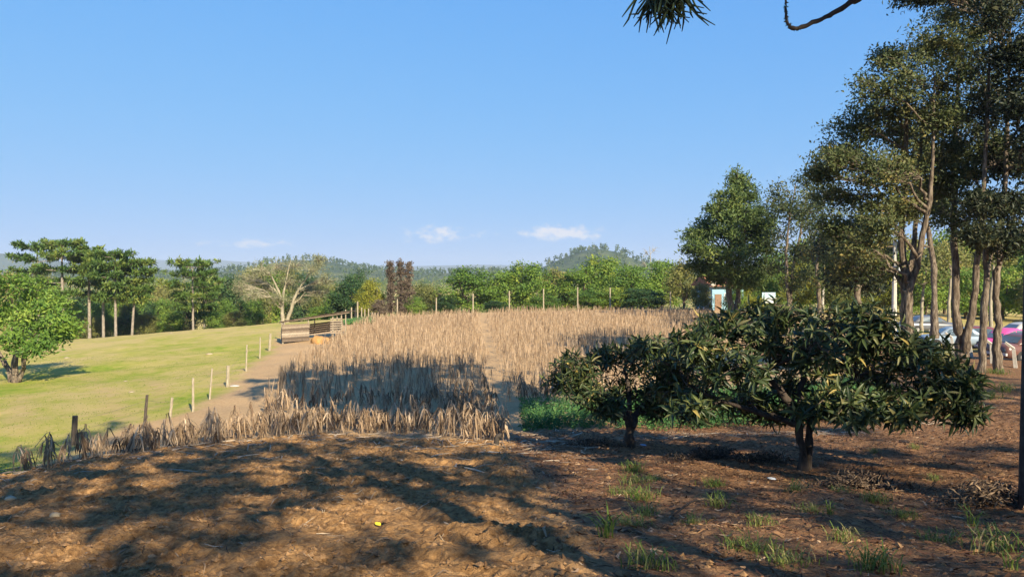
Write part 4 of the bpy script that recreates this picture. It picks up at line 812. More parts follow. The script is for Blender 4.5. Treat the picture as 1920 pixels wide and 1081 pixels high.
# ------------------------------------------------------------------ wooden shed
dsh = lambda u: 62 + (u - 530) / 118 * 3.0
S0 = on(P(530, 644, 62)); shed = thing('wooden_shed', S0, 'low open plank shed with sloping thin roof beside the dirt track', 'shed')
def sp(u, v, dy=0): return P(u, v, dsh(u) + dy) - S0
roofv = lambda u: np.interp(u, [524, 560, 600, 650], [605, 599.5, 593, 585.5])
for (u, dy, r) in [(530, 0, .055), (578, 0, .06), (624, 0, .06), (632, .1, .05), (640, 0, .06), (533, 2.6, .05), (590, 2.6, .06), (641, 2.6, .05)]:
    t = sp(u, roofv(u) + 1, dy); gz = on(P(u, 640, dsh(u) + dy) if dy == 0 else P(u, 635, dsh(u) + dy)) - S0
    mb = MB(); post(mb, np.array([t[0], t[1], gz[2] - .3]), t, r); mb.obj('post', M['wood_post'], shed)
mb = MB(); t = sp(648, 580); post(mb, np.array([t[0], t[1], t[2] - 2.2]), t, .055); mb.obj('post', M['wood_post'], shed)
def plank(p, q_, h, th, nm='plank', r=.5, parent=shed, mat='wood'):
    d_ = q_ - p; l = np.linalg.norm(d_); mb = MB(); v = np.array([[x, y, z] for x in (0, 1) for y in (-.5, .5) for z in (-.5, .5)], float)
    ex = d_ / l; ez = np.array([0, 0, 1.]); ey = nrm(np.cross(ez, ex)); ez = np.cross(ex, ey)
    V = p + v[:, :1] * d_ + v[:, 1:2] * ey * th + v[:, 2:] * ez * h
    mb.add(V, None, [[0, 1, 3, 2], [4, 6, 7, 5], [0, 4, 5, 1], [2, 3, 7, 6], [0, 2, 6, 4], [1, 5, 7, 3]], r); return mb.obj(nm, M[mat], parent)
ztop = sp(530, 608)[2]; zb = sp(530, 641)[2]; hh = (ztop - zb) / 8
for i in range(8):
    z = zb + hh * (i + .5); a = sp(529, 620, -.09); c = sp(580, 620, -.09); j = gt.normal() * .012
    plank(np.array([a[0] - .02 + j, a[1], z]), np.array([c[0] + j, c[1], z + .10 * (gt.random() - .5) * .3 + .03]), hh * .93, .03, r=(.95 if i == 3 else gt.random() * .8))
for i in range(8):
    z = zb + hh * (i + .5); a = sp(529.5, 620, .0); c = sp(533, 620, 2.6); plank(np.array([a[0] - .05, a[1], z]), np.array([c[0] - .05, c[1], z]), hh * .93, .03, r=gt.random())
for i in range(5):
    z = zb + hh * (i + .7); a = sp(533, 620, 2.66); c = sp(641, 620, 2.66); plank(np.array([a[0], a[1], z + .1]), np.array([c[0], c[1], z + .55]), hh * .8, .03, r=gt.random() * .5, mat='wood_dark')  # back wall planks: dark colour paints in the shade inside the shed
for i in range(7):
    v = 598 + i * 4.4; a = sp(619, v, -.10); c = sp(641.5, v - 1, -.10); mb = MB(); tubes(mb, np.array([a, (a + c) / 2, c]), np.array([.055, .05, .045]), 6, cap=True, r=.9); mb.obj('rail', M['wood'], shed)
rf = MB(); a, c = sp(524, roofv(524) - 1, -.16), sp(655, roofv(655) + .3, -.16); tubes(rf, np.array([a, (a + c) / 2 + [0, 0, -.02], c]), np.array([.06, .055, .045]), 7, cap=True); rf.obj('beam', M['wood'], shed)
for i in range(14):
    u0 = 524 + i * 8.9; u1 = u0 + 8.5; p0, p1 = sp(u0, roofv(u0) - 1.6, -.35), sp(u1, roofv(u1) - 1.6, -.35); q0, q1 = p0 + [0.15, 3.5 + gt.normal() * .08, -.12], p1 + [.15, 3.5, -.12]
    mb = MB(); th = np.array([0, 0, .028]); z_ = np.array([0, 0, (i % 2) * .03]); V = np.array([p0, p1, q1, q0]) + z_; mb.add(np.r_[V, V + th], None, [[3, 2, 1, 0], [4, 5, 6, 7], [0, 1, 5, 4], [1, 2, 6, 5], [2, 3, 7, 6], [3, 0, 4, 7]], gt.random() * .6); mb.obj('roof_board', M['wood'], shed)
# mounds, stones
def blob(name, loc, s, mat, label, cat, seed, group=None, sub=3, rough=.35):
    import bmesh
    bm = bmesh.new(); bmesh.ops.create_icosphere(bm, subdivisions=sub, radius=1); V = np.array([v.co[:] for v in bm.verts]); T = np.array([[v.index for v in f.verts] for f in bm.faces]); bm.free()
    n = 1 + rough * (fbm(V[:, 0] * 1.7 + seed, V[:, 1] * 1.7 + V[:, 2] * 1.3, 4, seed) - .5) * 2
    return tag(MB().add(V * n[:, None] * np.array(s), T, None, gt.random()).obj(name, M[mat], smooth=True, loc=tuple(loc)), label, cat, group)
p = on(P(598, 637, 61.2)); blob('dirt_mound', p, (.6, .55, .6), 'mound', 'heap of orange earth in the open front of the shed', 'dirt heap', 5)
p = on(P(612, 635, 61.4)); blob('dirt_mound', p, (.4, .4, .5), 'mound', 'small clump of orange earth right of the larger heap', 'dirt heap', 6)
for i, (u, v, s, lab) in enumerate([(440, 722, .42, 'flat white slab lying by the fence on the track edge'), (247, 736, .25, 'pale stone in the pasture left of the cattle track'), (125, 671, .4, 'pale stone high in the pasture right of the leafy tree'), (236, 713, .22, 'small pale stone in the middle of the pasture'), (392, 666, .4, 'pale stone in the upper pasture near the fence'), (320, 624, .5, 'stone on the far pasture edge'), (78, 664, .32, 'pale stone nearest the leafy tree')]):
    blob('stone', gpx(u, v) + [0, 0, .0], (s * .62, s * .45, s * (.12 if i == 0 else .22)), 'concrete' if i == 0 else 'stone', lab, 'stone', 20 + i, 'stones in the pasture', 2)

# ------------------------------------------------------------------ house, board, poles
M['blue_wall'] = paint_mat('blue_wall', (.25, .44, .56), .8); M['tile'] = noise_mat('tile', [(.3, (.20, .085, .05)), (.7, (.34, .16, .085))], 7, bump=.4); M['door'] = paint_mat('door', (.20, .12, .07), .6); M['white'] = paint_mat('white', (.50, .54, .56), .6); M['pale_blue'] = paint_mat('pale_blue', (.34, .50, .60), .6)
hp = on(P(1352, 584, 90)); house = thing('house', hp, 'light blue house with orange tiled roof half hidden by the conifer', 'house', rz=.15)
mb = MB(); box(mb, (.9, 2.6, 1.35), (4.0, 5, 3.1)); mb.obj('wall', M['blue_wall'], house)
mb = MB(); zr = 2.9; V = [(-1.6, -.5, zr), (3.4, -.5, zr), (3.4, 5.7, zr), (-1.6, 5.7, zr), (-1.6, 2.6, zr + 1.5), (3.4, 2.6, zr + 1.5)]
mb.add(V, [[0, 4, 3], [1, 2, 5]], [[0, 1, 5, 4], [2, 3, 4, 5], [3, 2, 1, 0]]); roof = mb.obj('roof', M['tile'], house)
mb = MB(); box(mb, (-.35, .08, .95), (.85, .1, 2.05)); mb.obj('door', M['door'], house)
for x in (.9, 2.1):
    mb = MB(); box(mb, (x, .08, 1.6), (1.0, .08, 1.0)); wf = mb.obj('window', M['white'], house); mb = MB(); box(mb, (x, .035, 1.6), (.82, .04, .82)); mb.obj('pane', M['glass'], wf)
a = np.arange(12) * np.pi / 6; V = [(0, -.05, 0)] + [(math.cos(t) * .35, .06, math.sin(t) * .35) for t in a]; mb = MB(); mb.add(np.array(V) + [-1.2, -.55, 3.3], [[0, 1 + i, 1 + (i + 1) % 12] for i in range(12)]); box(mb, (-1.2, -.42, 3.05), (.04, .04, .5)); mb.obj('satellite_dish', M['concrete'], house)
bp = on(P(1442, 590, 80)); board = thing('roadside_board', bp, 'white and pale blue board on wooden legs beyond the fruit trees', 'board', rz=.1)
zz = P(1442, 568, 80)[2] - bp[2]
for x in (-.6, .6): mb = MB(); post(mb, np.array([x, .06, -.3]), np.array([x, .06, zz + .9]), .05); mb.obj('leg', M['wood_post'], board)
mb = MB(); box(mb, (0, 0, zz + .28), (1.6, .05, .55)); mb.obj('lower_panel', M['white'], board); mb = MB(); box(mb, (-.05, 0, zz + .86), (1.5, .05, .58)); mb.obj('upper_panel', M['pale_blue'], board)
up_ = on(P(1676, 612, 50)); pole = thing('utility_pole', up_, 'tall white concrete utility pole left of the thick forked tree', 'utility pole'); t = P(1678, 452, 50) - up_
mb = MB(); tubes(mb, np.array([[0, 0, -.4], t * .5, t]), np.array([.19, .15, .11]), 8, cap=True); mb.obj('shaft', M['concrete'], pole)
mb = MB(); box(mb, (.33, -.05, t[2] * .76), (.28, .3, .62)); mb.obj('meter_box', M['white'], pole); mb = MB(); box(mb, (.1, 0, t[2] * .95), (1.4, .1, .12)); mb.obj('crossarm', M['wood_dark'], pole)
up_ = on(P(1542, 592, 80)); pole = thing('utility_pole', up_, 'thin pale pole further off between the airy tree and the dark crown', 'utility pole'); t = P(1545, 497, 80) - up_
mb = MB(); tubes(mb, np.array([[0, 0, -.4], t * .5, t]), np.array([.14, .12, .09]), 8, cap=True); mb.obj('shaft', M['concrete'], pole); mb = MB(); box(mb, (0, 0, t[2] * .95), (1.2, .08, .1)); mb.obj('crossarm', M['wood_dark'], pole)

# ------------------------------------------------------------------ parked cars
def loft(secs):
    secs = np.array(secs, float); m, k, _ = secs.shape; i = np.arange(m - 1)[:, None] * k; j = np.arange(k)[None]; jn = (j + 1) % k
    q = np.stack([i + j, i + jn, i + k + jn, i + k + j], -1).reshape(-1, 4); V = secs.reshape(-1, 3)
    t = []
    for e, s in ((0, 1), (m - 1, -1)):
        for a in range(1, k - 1): tri = [e * k, e * k + a, e * k + a + 1]; t.append(tri[::-1] if s > 0 else tri)
    return V, t, q
def smooth_stations(st, n):
    st = np.array(st, float); x = np.linspace(0, len(st) - 1, n); return np.stack([resample(np.c_[st[:, i], np.zeros((len(st), 2))], st[:, i], n)[0][:, 0] for i in range(st.shape[1])], 1)
def car(loc, rz, label, paint, body, cabin, wheels, wr=.31):
    root = thing('parked_car', loc, label, 'car', 'cars parked behind the concrete posts', rz)
    bs = smooth_stations(body, 22)
    secs = [[(x, -w_ * .86, zl), (x, -w_, zl + (zh - zl) * .35), (x, -w_ * .98, zl + (zh - zl) * .72), (x, -w_ * .84, zh - .02), (x, -w_ * .4, zh + .025), (x, w_ * .4, zh + .025), (x, w_ * .84, zh - .02), (x, w_ * .98, zl + (zh - zl) * .72), (x, w_, zl + (zh - zl) * .35), (x, w_ * .86, zl)] for x, zl, zh, w_ in bs]
    mb = MB(); mb.add(*loft(secs)); mb.obj('body', M[paint], root, True)
    cs_ = smooth_stations(cabin, 18)
    secs = [[(x, -w0, z0), (x, -(w0 * .45 + w1 * .55), z0 + (z1 - z0) * .55), (x, -w1, z0 + (z1 - z0) * .9), (x, -w1 * .7, z1), (x, w1 * .7, z1), (x, w1, z0 + (z1 - z0) * .9), (x, w0 * .45 + w1 * .55, z0 + (z1 - z0) * .55), (x, w0, z0)] for x, z0, z1, w0, w1 in cs_]
    mb = MB(); mb.add(*loft(secs)); cab = mb.obj('roof', M[paint], root, True)
    x0, x1 = cabin[0][0], cabin[-1][0]
    def cab_at(x): return [np.interp(x, cs_[:, 0], cs_[:, i]) for i in range(1, 5)]
    def side_pt(x, f, s):
        z0, z1, w0, w1 = cab_at(x); wv = np.interp(f, [0, .55, .9], [w0, w0 * .45 + w1 * .55, w1]); return (x, s * (wv + .012), z0 + (z1 - z0) * f)
    Lc = x1 - x0
    for s in (-1, 1):
        for (fa, fb, ta, tb_) in ((.20, .48, .27, .48), (.51, .82, .51, .74)):
            V = [side_pt(x0 + Lc * fa, .12, s), side_pt(x0 + Lc * fb, .12, s), side_pt(x0 + Lc * fb, .5, s), side_pt(x0 + Lc * tb_, .84, s), side_pt(x0 + Lc * ta, .84, s), side_pt(x0 + Lc * (fa * .6 + ta * .4), .5, s)]
            mb = MB(); mb.add(V, [[0, 1, 2], [0, 2, 5], [5, 2, 3], [5, 3, 4]]); mb.obj('side_window', M['glass'], root)
    for (xa, xb, nm, sg) in ((x1 - Lc * .02, x1 - Lc * .20, 'windscreen', 1), (x0 + Lc * .02, x0 + Lc * .17, 'rear_window', -1)):
        za = cab_at(xa); zb_ = cab_at(xb); V = [(xa + .03 * sg, -za[2] * .85, za[1] + .02), (xa + .03 * sg, za[2] * .85, za[1] + .02), (xb + .03 * sg, zb_[3] * .8, zb_[1] - .01), (xb + .03 * sg, -zb_[3] * .8, zb_[1] - .01)]
        mb = MB(); mb.add(np.array(V) + [0, 0, .012], None, [[0, 1, 2, 3]]); mb.obj(nm, M['glass'], root)
    W = max(b_[3] for b_ in body)
    for x in wheels:
        for s in (-1, 1):
            mb = MB(); tubes(mb, np.array([(x, s * (W - .17), wr), (x, s * (W - .01), wr), (x, s * (W + .012), wr)]), np.array([wr, wr, wr * .86]), 16, cap=True); wh = mb.obj('wheel', M['rubber'], root, False)
            mb = MB(); tubes(mb, np.array([(x, s * (W - .02), wr), (x, s * (W + .03), wr)]), np.array([wr * .55, wr * .45]), 12, cap=True); mb.obj('hub_cap', M['hub'], wh)
    xf, xr = body[-1][0], body[0][0]
    for x, sg in ((xf, 1), (xr, -1)):
        mb = MB(); box(mb, (x + .03 * sg, 0, .45), (.10, W * 1.8, .12)); mb.obj('bumper', M['chrome'], root)
        for s in (-1, 1): mb = MB(); tubes(mb, np.array([(x - .12 * sg, s * W * .68, .64), (x + .02 * sg, s * W * .68, .64)]), np.array([.09, .085]), 10, cap=True); mb.obj('headlight' if sg > 0 else 'tail_light', M['glass'], root)
    return root
for nm, c in (('pink', (.72, .10, .30)), ('silver_blue', (.28, .36, .44)), ('maroon', (.20, .06, .055)), ('grey', (.12, .13, .15)), ('navy', (.05, .07, .12)), ('cream', (.48, .46, .42)), ('brown', (.15, .075, .06))): M[nm] = paint_mat(nm, c, .28)
SEDAN_B = [(-2.1, .32, .78, .70), (-1.9, .25, .92, .80), (-1.0, .22, .93, .83), (0, .22, .92, .83), (1.1, .22, .88, .82), (1.85, .26, .80, .78), (2.1, .34, .66, .68)]
SEDAN_C = [(-1.45, .88, .90, .74, .66), (-1.15, .88, 1.15, .76, .64), (-.75, .88, 1.36, .77, .62), (.1, .88, 1.40, .77, .62), (.5, .88, 1.34, .77, .62), (.85, .87, 1.12, .76, .64), (1.15, .86, .89, .74, .66)]
BUG_B = [(-2.0, .36, .58, .55), (-1.75, .27, .80, .70), (-1.2, .24, .93, .77), (-.4, .24, .95, .77), (.5, .24, .94, .77), (1.2, .25, .90, .72), (1.75, .30, .72, .62), (2.0, .40, .55, .5)]
BUG_C = [(-1.45, .84, .88, .60, .50), (-1.05, .88, 1.22, .68, .54), (-.6, .9, 1.43, .70, .56), (-.1, .9, 1.50, .70, .56), (.35, .9, 1.42, .70, .56), (.62, .9, 1.2, .70, .58), (.82, .88, .95, .68, .62)]
def car_at(u, v): return gpx(u, v)
car(on(P(1894, 657, 44.5)), .35, 'bright pink rounded old car between the tree trunks', 'pink', BUG_B, BUG_C, (-1.2, 1.2), .32)
car(on(P(1790, 648, 49)), math.pi - .25, 'silver blue sedan right of the thick forked tree', 'silver_blue', SEDAN_B, SEDAN_C, (-1.3, 1.3))
car(on(P(1832, 652, 49)), math.pi - .5, 'dull maroon sedan with bluish windscreen behind the slim trunk', 'maroon', SEDAN_B, SEDAN_C, (-1.3, 1.3))
car(on(P(1932, 694, 36.5)), .2, 'dark brown car nearest the camera at the right edge', 'brown', SEDAN_B, SEDAN_C, (-1.3, 1.3))
car(on(P(1925, 642, 56)), .1, 'cream white car showing behind the pink one', 'cream', SEDAN_B, SEDAN_C, (-1.3, 1.3))
car(on(P(1668, 632, 54)), .6, 'dark blue car glimpsed behind the thick forked tree', 'navy', SEDAN_B, SEDAN_C, (-1.3, 1.3))
car(on(P(1740, 633, 60)), .0, 'grey car far back between thin white trunk and silver sedan', 'grey', SEDAN_B, SEDAN_C, (-1.3, 1.3))

# ------------------------------------------------------------------ far woods (one mass), garden bed, weeds
g = np.random.default_rng(200); lf = MB()
n = 5200; ang = g.uniform(-.85, .85, n); rr = 215 * (1700 / 215.) ** g.random(n); x = rr * np.tan(ang) * .8; y = rr
keep = ~((y < 150) & (x > -15) & (x < 95)) & (fbm(x / 90, y / 90, 3, 33) > .36) & ~((x > -25) & (y < 135)); x, y = x[keep], y[keep]; z = H(x, y)
hx, hy, hz = HX; ii = g.integers(0, hx.size, 4200); hx2 = hx.ravel()[ii] + g.normal(size=4200) * 6; hy2 = hy.ravel()[ii] + g.normal(size=4200) * 8; hz2 = hz.ravel()[ii]; kp = hz2 > -12
x = np.r_[x, hx2[kp]]; y = np.r_[y, hy2[kp]]; z = np.r_[z, hz2[kp]]; onhill = np.r_[np.zeros(len(keep.nonzero()[0])), np.ones(kp.sum())]
m = len(x); hh_ = np.where(onhill > 0, g.uniform(6, 12, m), g.uniform(5, 10, m)); wr_ = np.where(onhill > 0, hh_ * .22, hh_ * .42); k = 25
u3 = nrm(g.normal(size=(m, k, 3))); cc = np.stack([x, y, z + hh_ * .55], 1)[:, None] + u3 * (g.random((m, k, 1)) ** .4) * np.stack([wr_, wr_, hh_ * .45], 1)[:, None]
sz = np.repeat(np.clip(.35 + y * .0017, .7, 2.6), k); r0 = np.clip(np.repeat(.45 - .25 * onhill + .22 * g.normal(size=m), k) + .1 * g.normal(size=m * k), 0, 1)
leaves(lf, cc.reshape(-1, 3), nrm(g.normal(size=(m * k, 3)) + [0, 0, .6]), sz, sz * .7, r0, g)
tag(lf.obj('distant_forest', M['forest']), 'mixed woodland filling the valley and the far ridge', 'forest', kind='stuff')
# vegetable bed by the shed
g = np.random.default_rng(210); poly = np.array([G(646, 611)[:2], P(700, 608, 79)[:2], P(700, 603, 86)[:2], P(648, 603, 84)[:2]]); xx = g.uniform(poly[:, 0].min(), poly[:, 0].max(), 5000); yy = g.uniform(poly[:, 1].min(), poly[:, 1].max(), 5000)
kp = poly_sd(xx, yy, poly) > 0; xx, yy = xx[kp], yy[kp]; lf = MB(); m = len(xx)
leaves(lf, np.c_[xx, yy, HH(xx, yy) + .02], nrm(g.normal(size=(m, 3)) * .45 + [0, 0, 1]), g.uniform(.3, .6, m), .12, g.random(m), g); tag(lf.obj('vegetable_bed', M['weed']), 'bright green vegetable bed beside the shed', 'vegetables', kind='stuff')
# weeds behind the fruit trees
lf = MB(); poly = np.array([P(980, 800, 23.5)[:2], P(985, 760, 28)[:2], P(1130, 745, 29)[:2], P(1400, 760, 29)[:2], P(1650, 770, 27)[:2], P(1650, 812, 21)[:2], P(1300, 815, 22)[:2], P(1100, 806, 23)[:2]])
n = 2600; xx = g.uniform(poly[:, 0].min(), poly[:, 0].max(), n); yy = g.uniform(poly[:, 1].min(), poly[:, 1].max(), n); kp = (poly_sd(xx, yy, poly) + (fbm(xx * .7, yy * .7, 3, 5) - .5) * 1.6 > 0); xx, yy = xx[kp], yy[kp]; m = len(xx)
hgt = g.uniform(.25, .62, m) * (.6 + .8 * vnoise(xx * .8, yy * .8, 6)); bz = Hsoil(xx, yy); tip = np.c_[xx + g.normal(size=m) * .1, yy + g.normal(size=m) * .1, bz + hgt]
tubes(lf, np.stack([np.c_[xx, yy, bz - .02], tip], 1), np.tile([.006, .003], (m, 1)), 3, r=g.random(m)); k = 18; t = g.random((m, k, 1))
cc = np.c_[xx, yy, bz][:, None] * (1 - t) + tip[:, None] * t + g.normal(size=(m, k, 3)) * .05; leaves(lf, cc.reshape(-1, 3), nrm(g.normal(size=(m * k, 3)) + [0, 0, .5]), .10, .045, np.clip(np.repeat(g.random(m), k) * .6 + .4 * g.random(m * k), 0, 1), g)
tag(lf.obj('weed_patch', M['weed']), 'blue green leafy weeds growing behind the fruit trees', 'weeds', kind='stuff')

# ------------------------------------------------------------------ foreground: clods, straw, litter, tufts, brush, small finds
g = np.random.default_rng(220)
import bmesh
bm = bmesh.new(); bmesh.ops.create_icosphere(bm, subdivisions=1, radius=1); IV = np.array([v.co[:] for v in bm.verts]); IT = np.array([[v.index for v in f.verts] for f in bm.faces]); bm.free()
OV = np.array([[1, 0, 0], [-1, 0, 0], [0, 1, 0], [0, -1, 0], [0, 0, 1], [0, 0, -1]], float); OT = np.array([[0, 2, 4], [2, 1, 4], [1, 3, 4], [3, 0, 4], [2, 0, 5], [1, 2, 5], [3, 1, 5], [0, 3, 5]])
n = 64000; xx = g.uniform(-13, 9, n); yy = 4.6 + 17 * g.random(n) ** 1.7; _, tl, li = zones(xx, yy); kp = g.random(n) < np.maximum(tl, .25 * li) * sstep(.3, .62, fbm(xx * 1.3, yy * 1.3, 3, 18)); xx, yy = xx[kp], yy[kp]; m = len(xx)
IV, IT = OV, OT
s = .008 + .034 * g.random(m) ** 4; V = IV[None] * (1 + .35 * g.normal(size=(m, len(IV), 1))) * s[:, None, None] * np.array([1.1, 1, .75]) + np.c_[xx, yy, Hsoil(xx, yy) + s * .15][:, None]
mb = MB(); mb.add(V.reshape(-1, 3), (np.arange(m)[:, None, None] * len(IV) + IT[None]).reshape(-1, 3), None, np.repeat(g.random(m), len(IV))); tag(mb.obj('soil_clod_scatter', M['clod']), 'loose clods of earth lying on the tilled soil', 'soil clods', kind='stuff')
def lying(n, xr, yr, Lr, Wr, mat, name, label, cat, cond, lift=.01, curl=.25):
    xx = g.uniform(*xr, n); yy = g.uniform(*yr, n); kp = cond(xx, yy); xx, yy = xx[kp], yy[kp]; m = len(xx); a = g.uniform(0, 6.28, m); L = g.uniform(*Lr, m); o = np.c_[np.cos(a), np.sin(a)] * L[:, None] * .5
    P3 = []
    for f in (-1, 0, 1): px_, py_ = xx + o[:, 0] * f - o[:, 1] * curl * (1 - f * f), yy + o[:, 1] * f + o[:, 0] * curl * (1 - f * f); P3.append(np.c_[px_, py_, Hsoil(px_, py_) + lift + g.random(m) * .03])
    mb = MB(); sd = nrm(np.c_[-o[:, 1], o[:, 0], g.normal(size=m) * L * .3]); wv = g.uniform(*Wr, m)[:, None] * np.array([.6, 1, .4]); strips(mb, np.stack(P3, 1), wv, sd, g.random(m)); tag(mb.obj(name, M[mat]), label, cat, kind='stuff')
fl = lambda x: np.interp(x, FL[:, 0], FL[:, 1])
lying(5500, (-13, 2), (9, 23), (.12, .8), (.015, .042), 'straw', 'corn_straw', 'grey dry corn stalks and leaves strewn before the corn', 'straw', lambda x, y: (g.random(len(x)) < np.exp(-np.maximum(0, fl(x) - y) / 2.0) * (y < fl(x) + 2)), curl=.12, lift=.025)
lying(900, (-11, 3), (5, 20), (.05, .22), (.006, .014), 'straw', 'straw_bits', 'thin bits of straw on the tilled soil', 'straw', lambda x, y: y < fl(x), curl=.15)
lying(26000, (.0, 16), (4.6, 23), (.03, .18), (.006, .032), 'litter', 'leaf_litter', 'reddish dry leaf and needle litter under the fruit trees', 'leaf litter', lambda x, y: zones(x, y)[2] > g.random(len(x)) * .9, curl=.3)
lying(800, (3, 12), (19, 22.5), (.2, .9), (.012, .03), 'straw', 'straw_row', 'row of pale dry stalks lying behind the fruit tree trunks', 'straw', lambda x, y: abs(y - 20.6 + .06 * x + .5 * np.sin(x)) < .5, curl=.1)
lying(5000, (-13, 14), (4.6, 20), (.03, .14), (.005, .016), 'brush', 'dark_debris', 'dark bits of twig and leaf on the soil', 'debris', lambda x, y: (y < fl(x)) & (vnoise(x * .8, y * .8, 15) > .42), curl=.25)
# sparse pasture grass blades near the fence
n = 26000; xx = g.uniform(-40, -11, n); yy = 17 + 45 * g.random(n) ** 1.3; kp = (zones(xx, yy)[0] > .55) & (vnoise(xx * .8, yy * .8, 3) > .3); xx, yy = xx[kp], yy[kp]; m = len(xx); lf = MB()
leaves(lf, np.c_[xx, yy, HH(xx, yy) - .01], nrm(g.normal(size=(m, 3)) * .6 + [0, 0, 1]), g.uniform(.03, .08, m), .03, g.random(m), g); tag(lf.obj('pasture_grass', M['grass']), 'short grass of the pasture beside the fence', 'grass', kind='stuff')
def tuft_mesh(seed, n, L, wdt, spread):
    g = np.random.default_rng(seed); a = g.uniform(0, 6.28, n); o = np.c_[np.cos(a), np.sin(a), np.zeros(n)]; l = g.uniform(.45, 1, n) * L; st = np.c_[g.normal(size=(n, 2)) * spread, np.full(n, -.02)]
    p1 = st + o * (l * .15)[:, None] + np.c_[np.zeros((n, 2)), l * .5]; p2 = st + o * (l * .45)[:, None] + np.c_[np.zeros((n, 2)), l * .75]; p3 = st + o * (l * .8)[:, None] + np.c_[np.zeros((n, 2)), l * g.uniform(.45, .85, n)]
    mb = MB(); strips(mb, np.stack([st, p1, p2, p3], 1), np.tile([.6, 1, .8, .1], (n, 1)) * wdt, np.c_[-o[:, 1], o[:, 0], np.zeros(n)], g.random(n)); return mb.mesh('grass_tuft', M['tuft'])
TM = [tuft_mesh(300, 95, .22, .008, .09), tuft_mesh(301, 60, .26, .009, .07), tuft_mesh(302, 16, .38, .016, .03), tuft_mesh(303, 120, .18, .007, .11)]
for (u, v, k, s, lab) in [(1188, 888, 0, 1.3, 'grass tuft in front of the smaller fruit tree trunk, farthest of the left column'), (1192, 912, 3, 1.2, 'dense grass tuft second in the left column'), (1200, 940, 0, 1.3, 'bright grass tuft in the middle of the left column'), (1212, 968, 1, 1.0, 'grass tuft at the lower end of the bright left column'), (1140, 1010, 2, 1.2, 'tuft of few broad arching grass blades left of the column'), (1215, 1060, 1, 1.25, 'half dry grass tuft lowest in the left column'),
        (1340, 915, 0, 1.1, 'grass tuft between the two fruit tree trunks'), (1345, 952, 1, 1.1, 'grass tuft just below the one between the fruit trees'), (1495, 930, 1, 1.1, 'grass tuft straight below the larger fruit tree trunk'), (1425, 990, 1, .9, 'small grass tuft left of the middle of the litter ground'), (1408, 1030, 3, 1.2, 'sparse grass tuft low in the picture under the larger tree'), (1520, 965, 3, .8, 'pale low grass clump lit by the sun below the larger trunk'), (1555, 968, 2, .6, 'tiny bright grass sprout right of the pale clump'),
        (1580, 1015, 1, .9, 'thin grass tuft right of the sparse low one'), (1640, 945, 0, 1.1, 'grass tuft in the shade right of the larger trunk'), (1690, 975, 3, .9, 'faint grass clump in the dark shade on the right'), (1640, 1070, 0, 1.3, 'grass tuft cut by the bottom edge on the right'), (1822, 985, 2, .9, 'arching grass tuft near the brush pile on the right'), (1868, 1035, 1, 1.5, 'large dry grass tuft near the lower right corner'), (1892, 1078, 2, .8, 'green sprout in the lower right corner'),
        (1715, 845, 1, .7, 'small grass tuft in the sunlit strip on the right'), (1640, 850, 1, .7, 'small grass sprout behind the larger fruit tree'), (1850, 745, 3, 2.2, 'bright weedy clump at the foot of the wavy trunk'), (1885, 735, 0, 2.0, 'bright grass clump right of the wavy trunk'), (1870, 700, 3, 2.0, 'sunny grass at the foot of the concrete posts'), (1750, 905, 1, .7, 'tiny grass tuft in the sunlit strip near the brush'), (1165, 925, 3, 1.0, 'low grass patch left beside the second tuft of the left column'), (1225, 905, 3, .9, 'low grass patch right beside the farthest tufts of the column'), (1185, 985, 3, 1.1, 'spread grass patch between column and broad bladed tuft'), (1300, 985, 1, .8, 'lone thin tuft right of the fallen branch'), (1470, 1060, 3, 1.1, 'faint grass patch at the bottom, left of the cut tuft'), (1760, 1010, 3, 1.0, 'grass patch in dark shade below the brush on the right'), (1580, 930, 3, .8, 'grass patch just right of the larger trunk')]:
    p = gpx(u, v); o = bpy.data.objects.new('grass_tuft', TM[k]); COL.objects.link(o); o.location = tuple(p); o.rotation_euler = (0, 0, float(g.uniform(0, 6.28))); o.scale = (s,) * 3; tag(o, lab, 'grass', 'grass tufts on the litter ground')
def brush_pile(u, v, w_, h, n, lab, seed):
    p = gpx(u, v); g = np.random.default_rng(seed); root = thing('brush_pile', p, lab, 'brush pile', 'piles of dry brush'); tw = MB(); c = g.normal(size=(n, 3)) * [w_ * .4, w_ * .2, 0]; z = Hsoil(c[:, 0] + p[0], c[:, 1] + p[1]) - p[2]
    c[:, 2] = z + g.random(n) * h * np.exp(-(c[:, 0] / w_) ** 2 * 3); d = nrm(g.normal(size=(n, 3)) * [1, .7, .3]); L = g.uniform(.15, .5, n)[:, None]
    tubes(tw, np.stack([c - d * L / 2, c + g.normal(size=(n, 3)) * .03, c + d * L / 2], 1), np.tile([.008, .007, .004], (n, 1)), 4, r=g.random(n)); tag(tw.obj('twig_heap', M['brush'], root), kind='stuff')
    lf = MB(); m = n * 6; ci = g.integers(0, n, m); leaves(lf, c[ci] + g.normal(size=(m, 3)) * .08 * [1, 1, .5], nrm(g.normal(size=(m, 3))), g.uniform(.05, .13, m), .03, g.random(m), g); lf.obj('dead_foliage', M['brush'], root)
brush_pile(1115, 836, 1.0, .22, 110, 'dark pile of cut brush left of the smaller fruit tree', 400); brush_pile(1330, 862, 1.1, .22, 130, 'dark dead leaf pile between the two fruit trees', 401); brush_pile(1620, 915, 1.0, .22, 130, 'dark brush pile right of the larger fruit tree trunk', 402); brush_pile(1850, 950, .8, .35, 110, 'tangle of dead branches against the right edge trunk', 403); brush_pile(1430, 868, .7, .2, 80, 'low dead leaf pile just left of the larger trunk', 404)
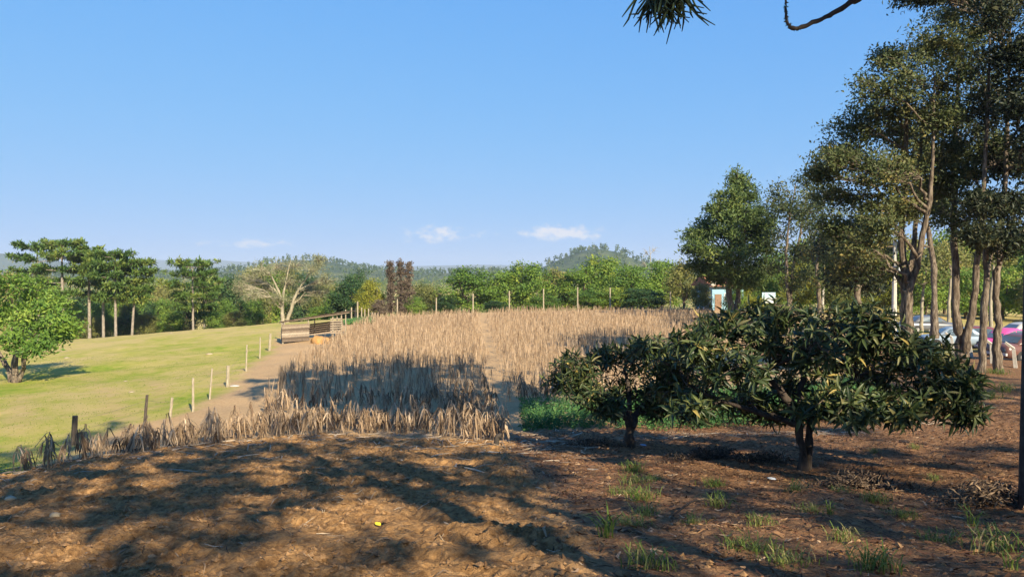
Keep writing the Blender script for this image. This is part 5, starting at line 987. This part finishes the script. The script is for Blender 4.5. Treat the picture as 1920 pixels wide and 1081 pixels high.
p = gpx(1262, 968); mb = MB(); q, r = resample(np.array([[0, 0, .02], [.12, .1, .07], [.3, .2, .14], [.5, .3, .12]]), np.array([.012, .015, .012, .006]), 14); tubes(mb, q, r, 6, cap=True); tag(mb.obj('fallen_branch', M['bark_dark'], loc=tuple(p)), 'dark fallen branch arching over the litter between grass tufts', 'branch')
def chip(u, v, L, W, col, name, lab, cat):
    p = gpx(u, v) + [0, 0, .02]; M[name] = paint_mat(name, col, .6); mb = MB(); t = np.linspace(0, 1, 5); v_ = []
    for ti in t: wi = W * math.sin(math.pi * min(.97, ti * .92 + .04)) * .5; v_ += [(-wi, ti * L, .012 * ti), (0, ti * L, .015 * math.sin(3 * ti)), (wi, ti * L, .02)]
    mb.add(v_, None, [(i * 3 + j, i * 3 + j + 1, i * 3 + j + 4, i * 3 + j + 3) for i in range(4) for j in range(2)]); o = mb.obj(name, M[name], loc=tuple(p)); o.rotation_euler = (0, 0, 1.0); tag(o, lab, cat)
chip(714, 985, .09, .06, (.75, .60, .03), 'yellow_leaf', 'single yellow leaf lying on the tilled soil', 'leaf'); chip(1455, 896, .16, .10, (.62, .66, .68), 'plastic_scrap', 'pale scrap of litter before the larger trunk', 'litter'); chip(1212, 836, .18, .12, (.25, .36, .55), 'plastic_scrap', 'bluish scrap of litter right of the smaller trunk', 'litter')
for (u, v, s, lab) in [(20, 944, .06, 'pale corn cob lump at the left edge'), (103, 972, .05, 'pale cob lump lying before the straw')]: blob('corn_cob', gpx(u, v) + [0, 0, .02], (s * 1.5, s, s * .8), 'stone', lab, 'corn cob', int(u), 'corn cobs on the soil', 2)

# ------------------------------------------------------------------ haze
m, nt, out = mat_base('haze'); vp = N(nt, "ShaderNodeVolumePrincipled"); vp.inputs["Density"].default_value = 1.5e-4; vp.inputs["Color"].default_value = (.66, .80, .98, 1); vp.inputs["Anisotropy"].default_value = 0.0; nt.links.new(vp.outputs[0], out.inputs["Volume"])
mb = MB(); box(mb, (0, 5900, 95), (27000, 13600, 250)); hz_o = mb.obj('haze', m); tag(hz_o, 'thin blue air haze over the whole valley', 'haze', kind='stuff')
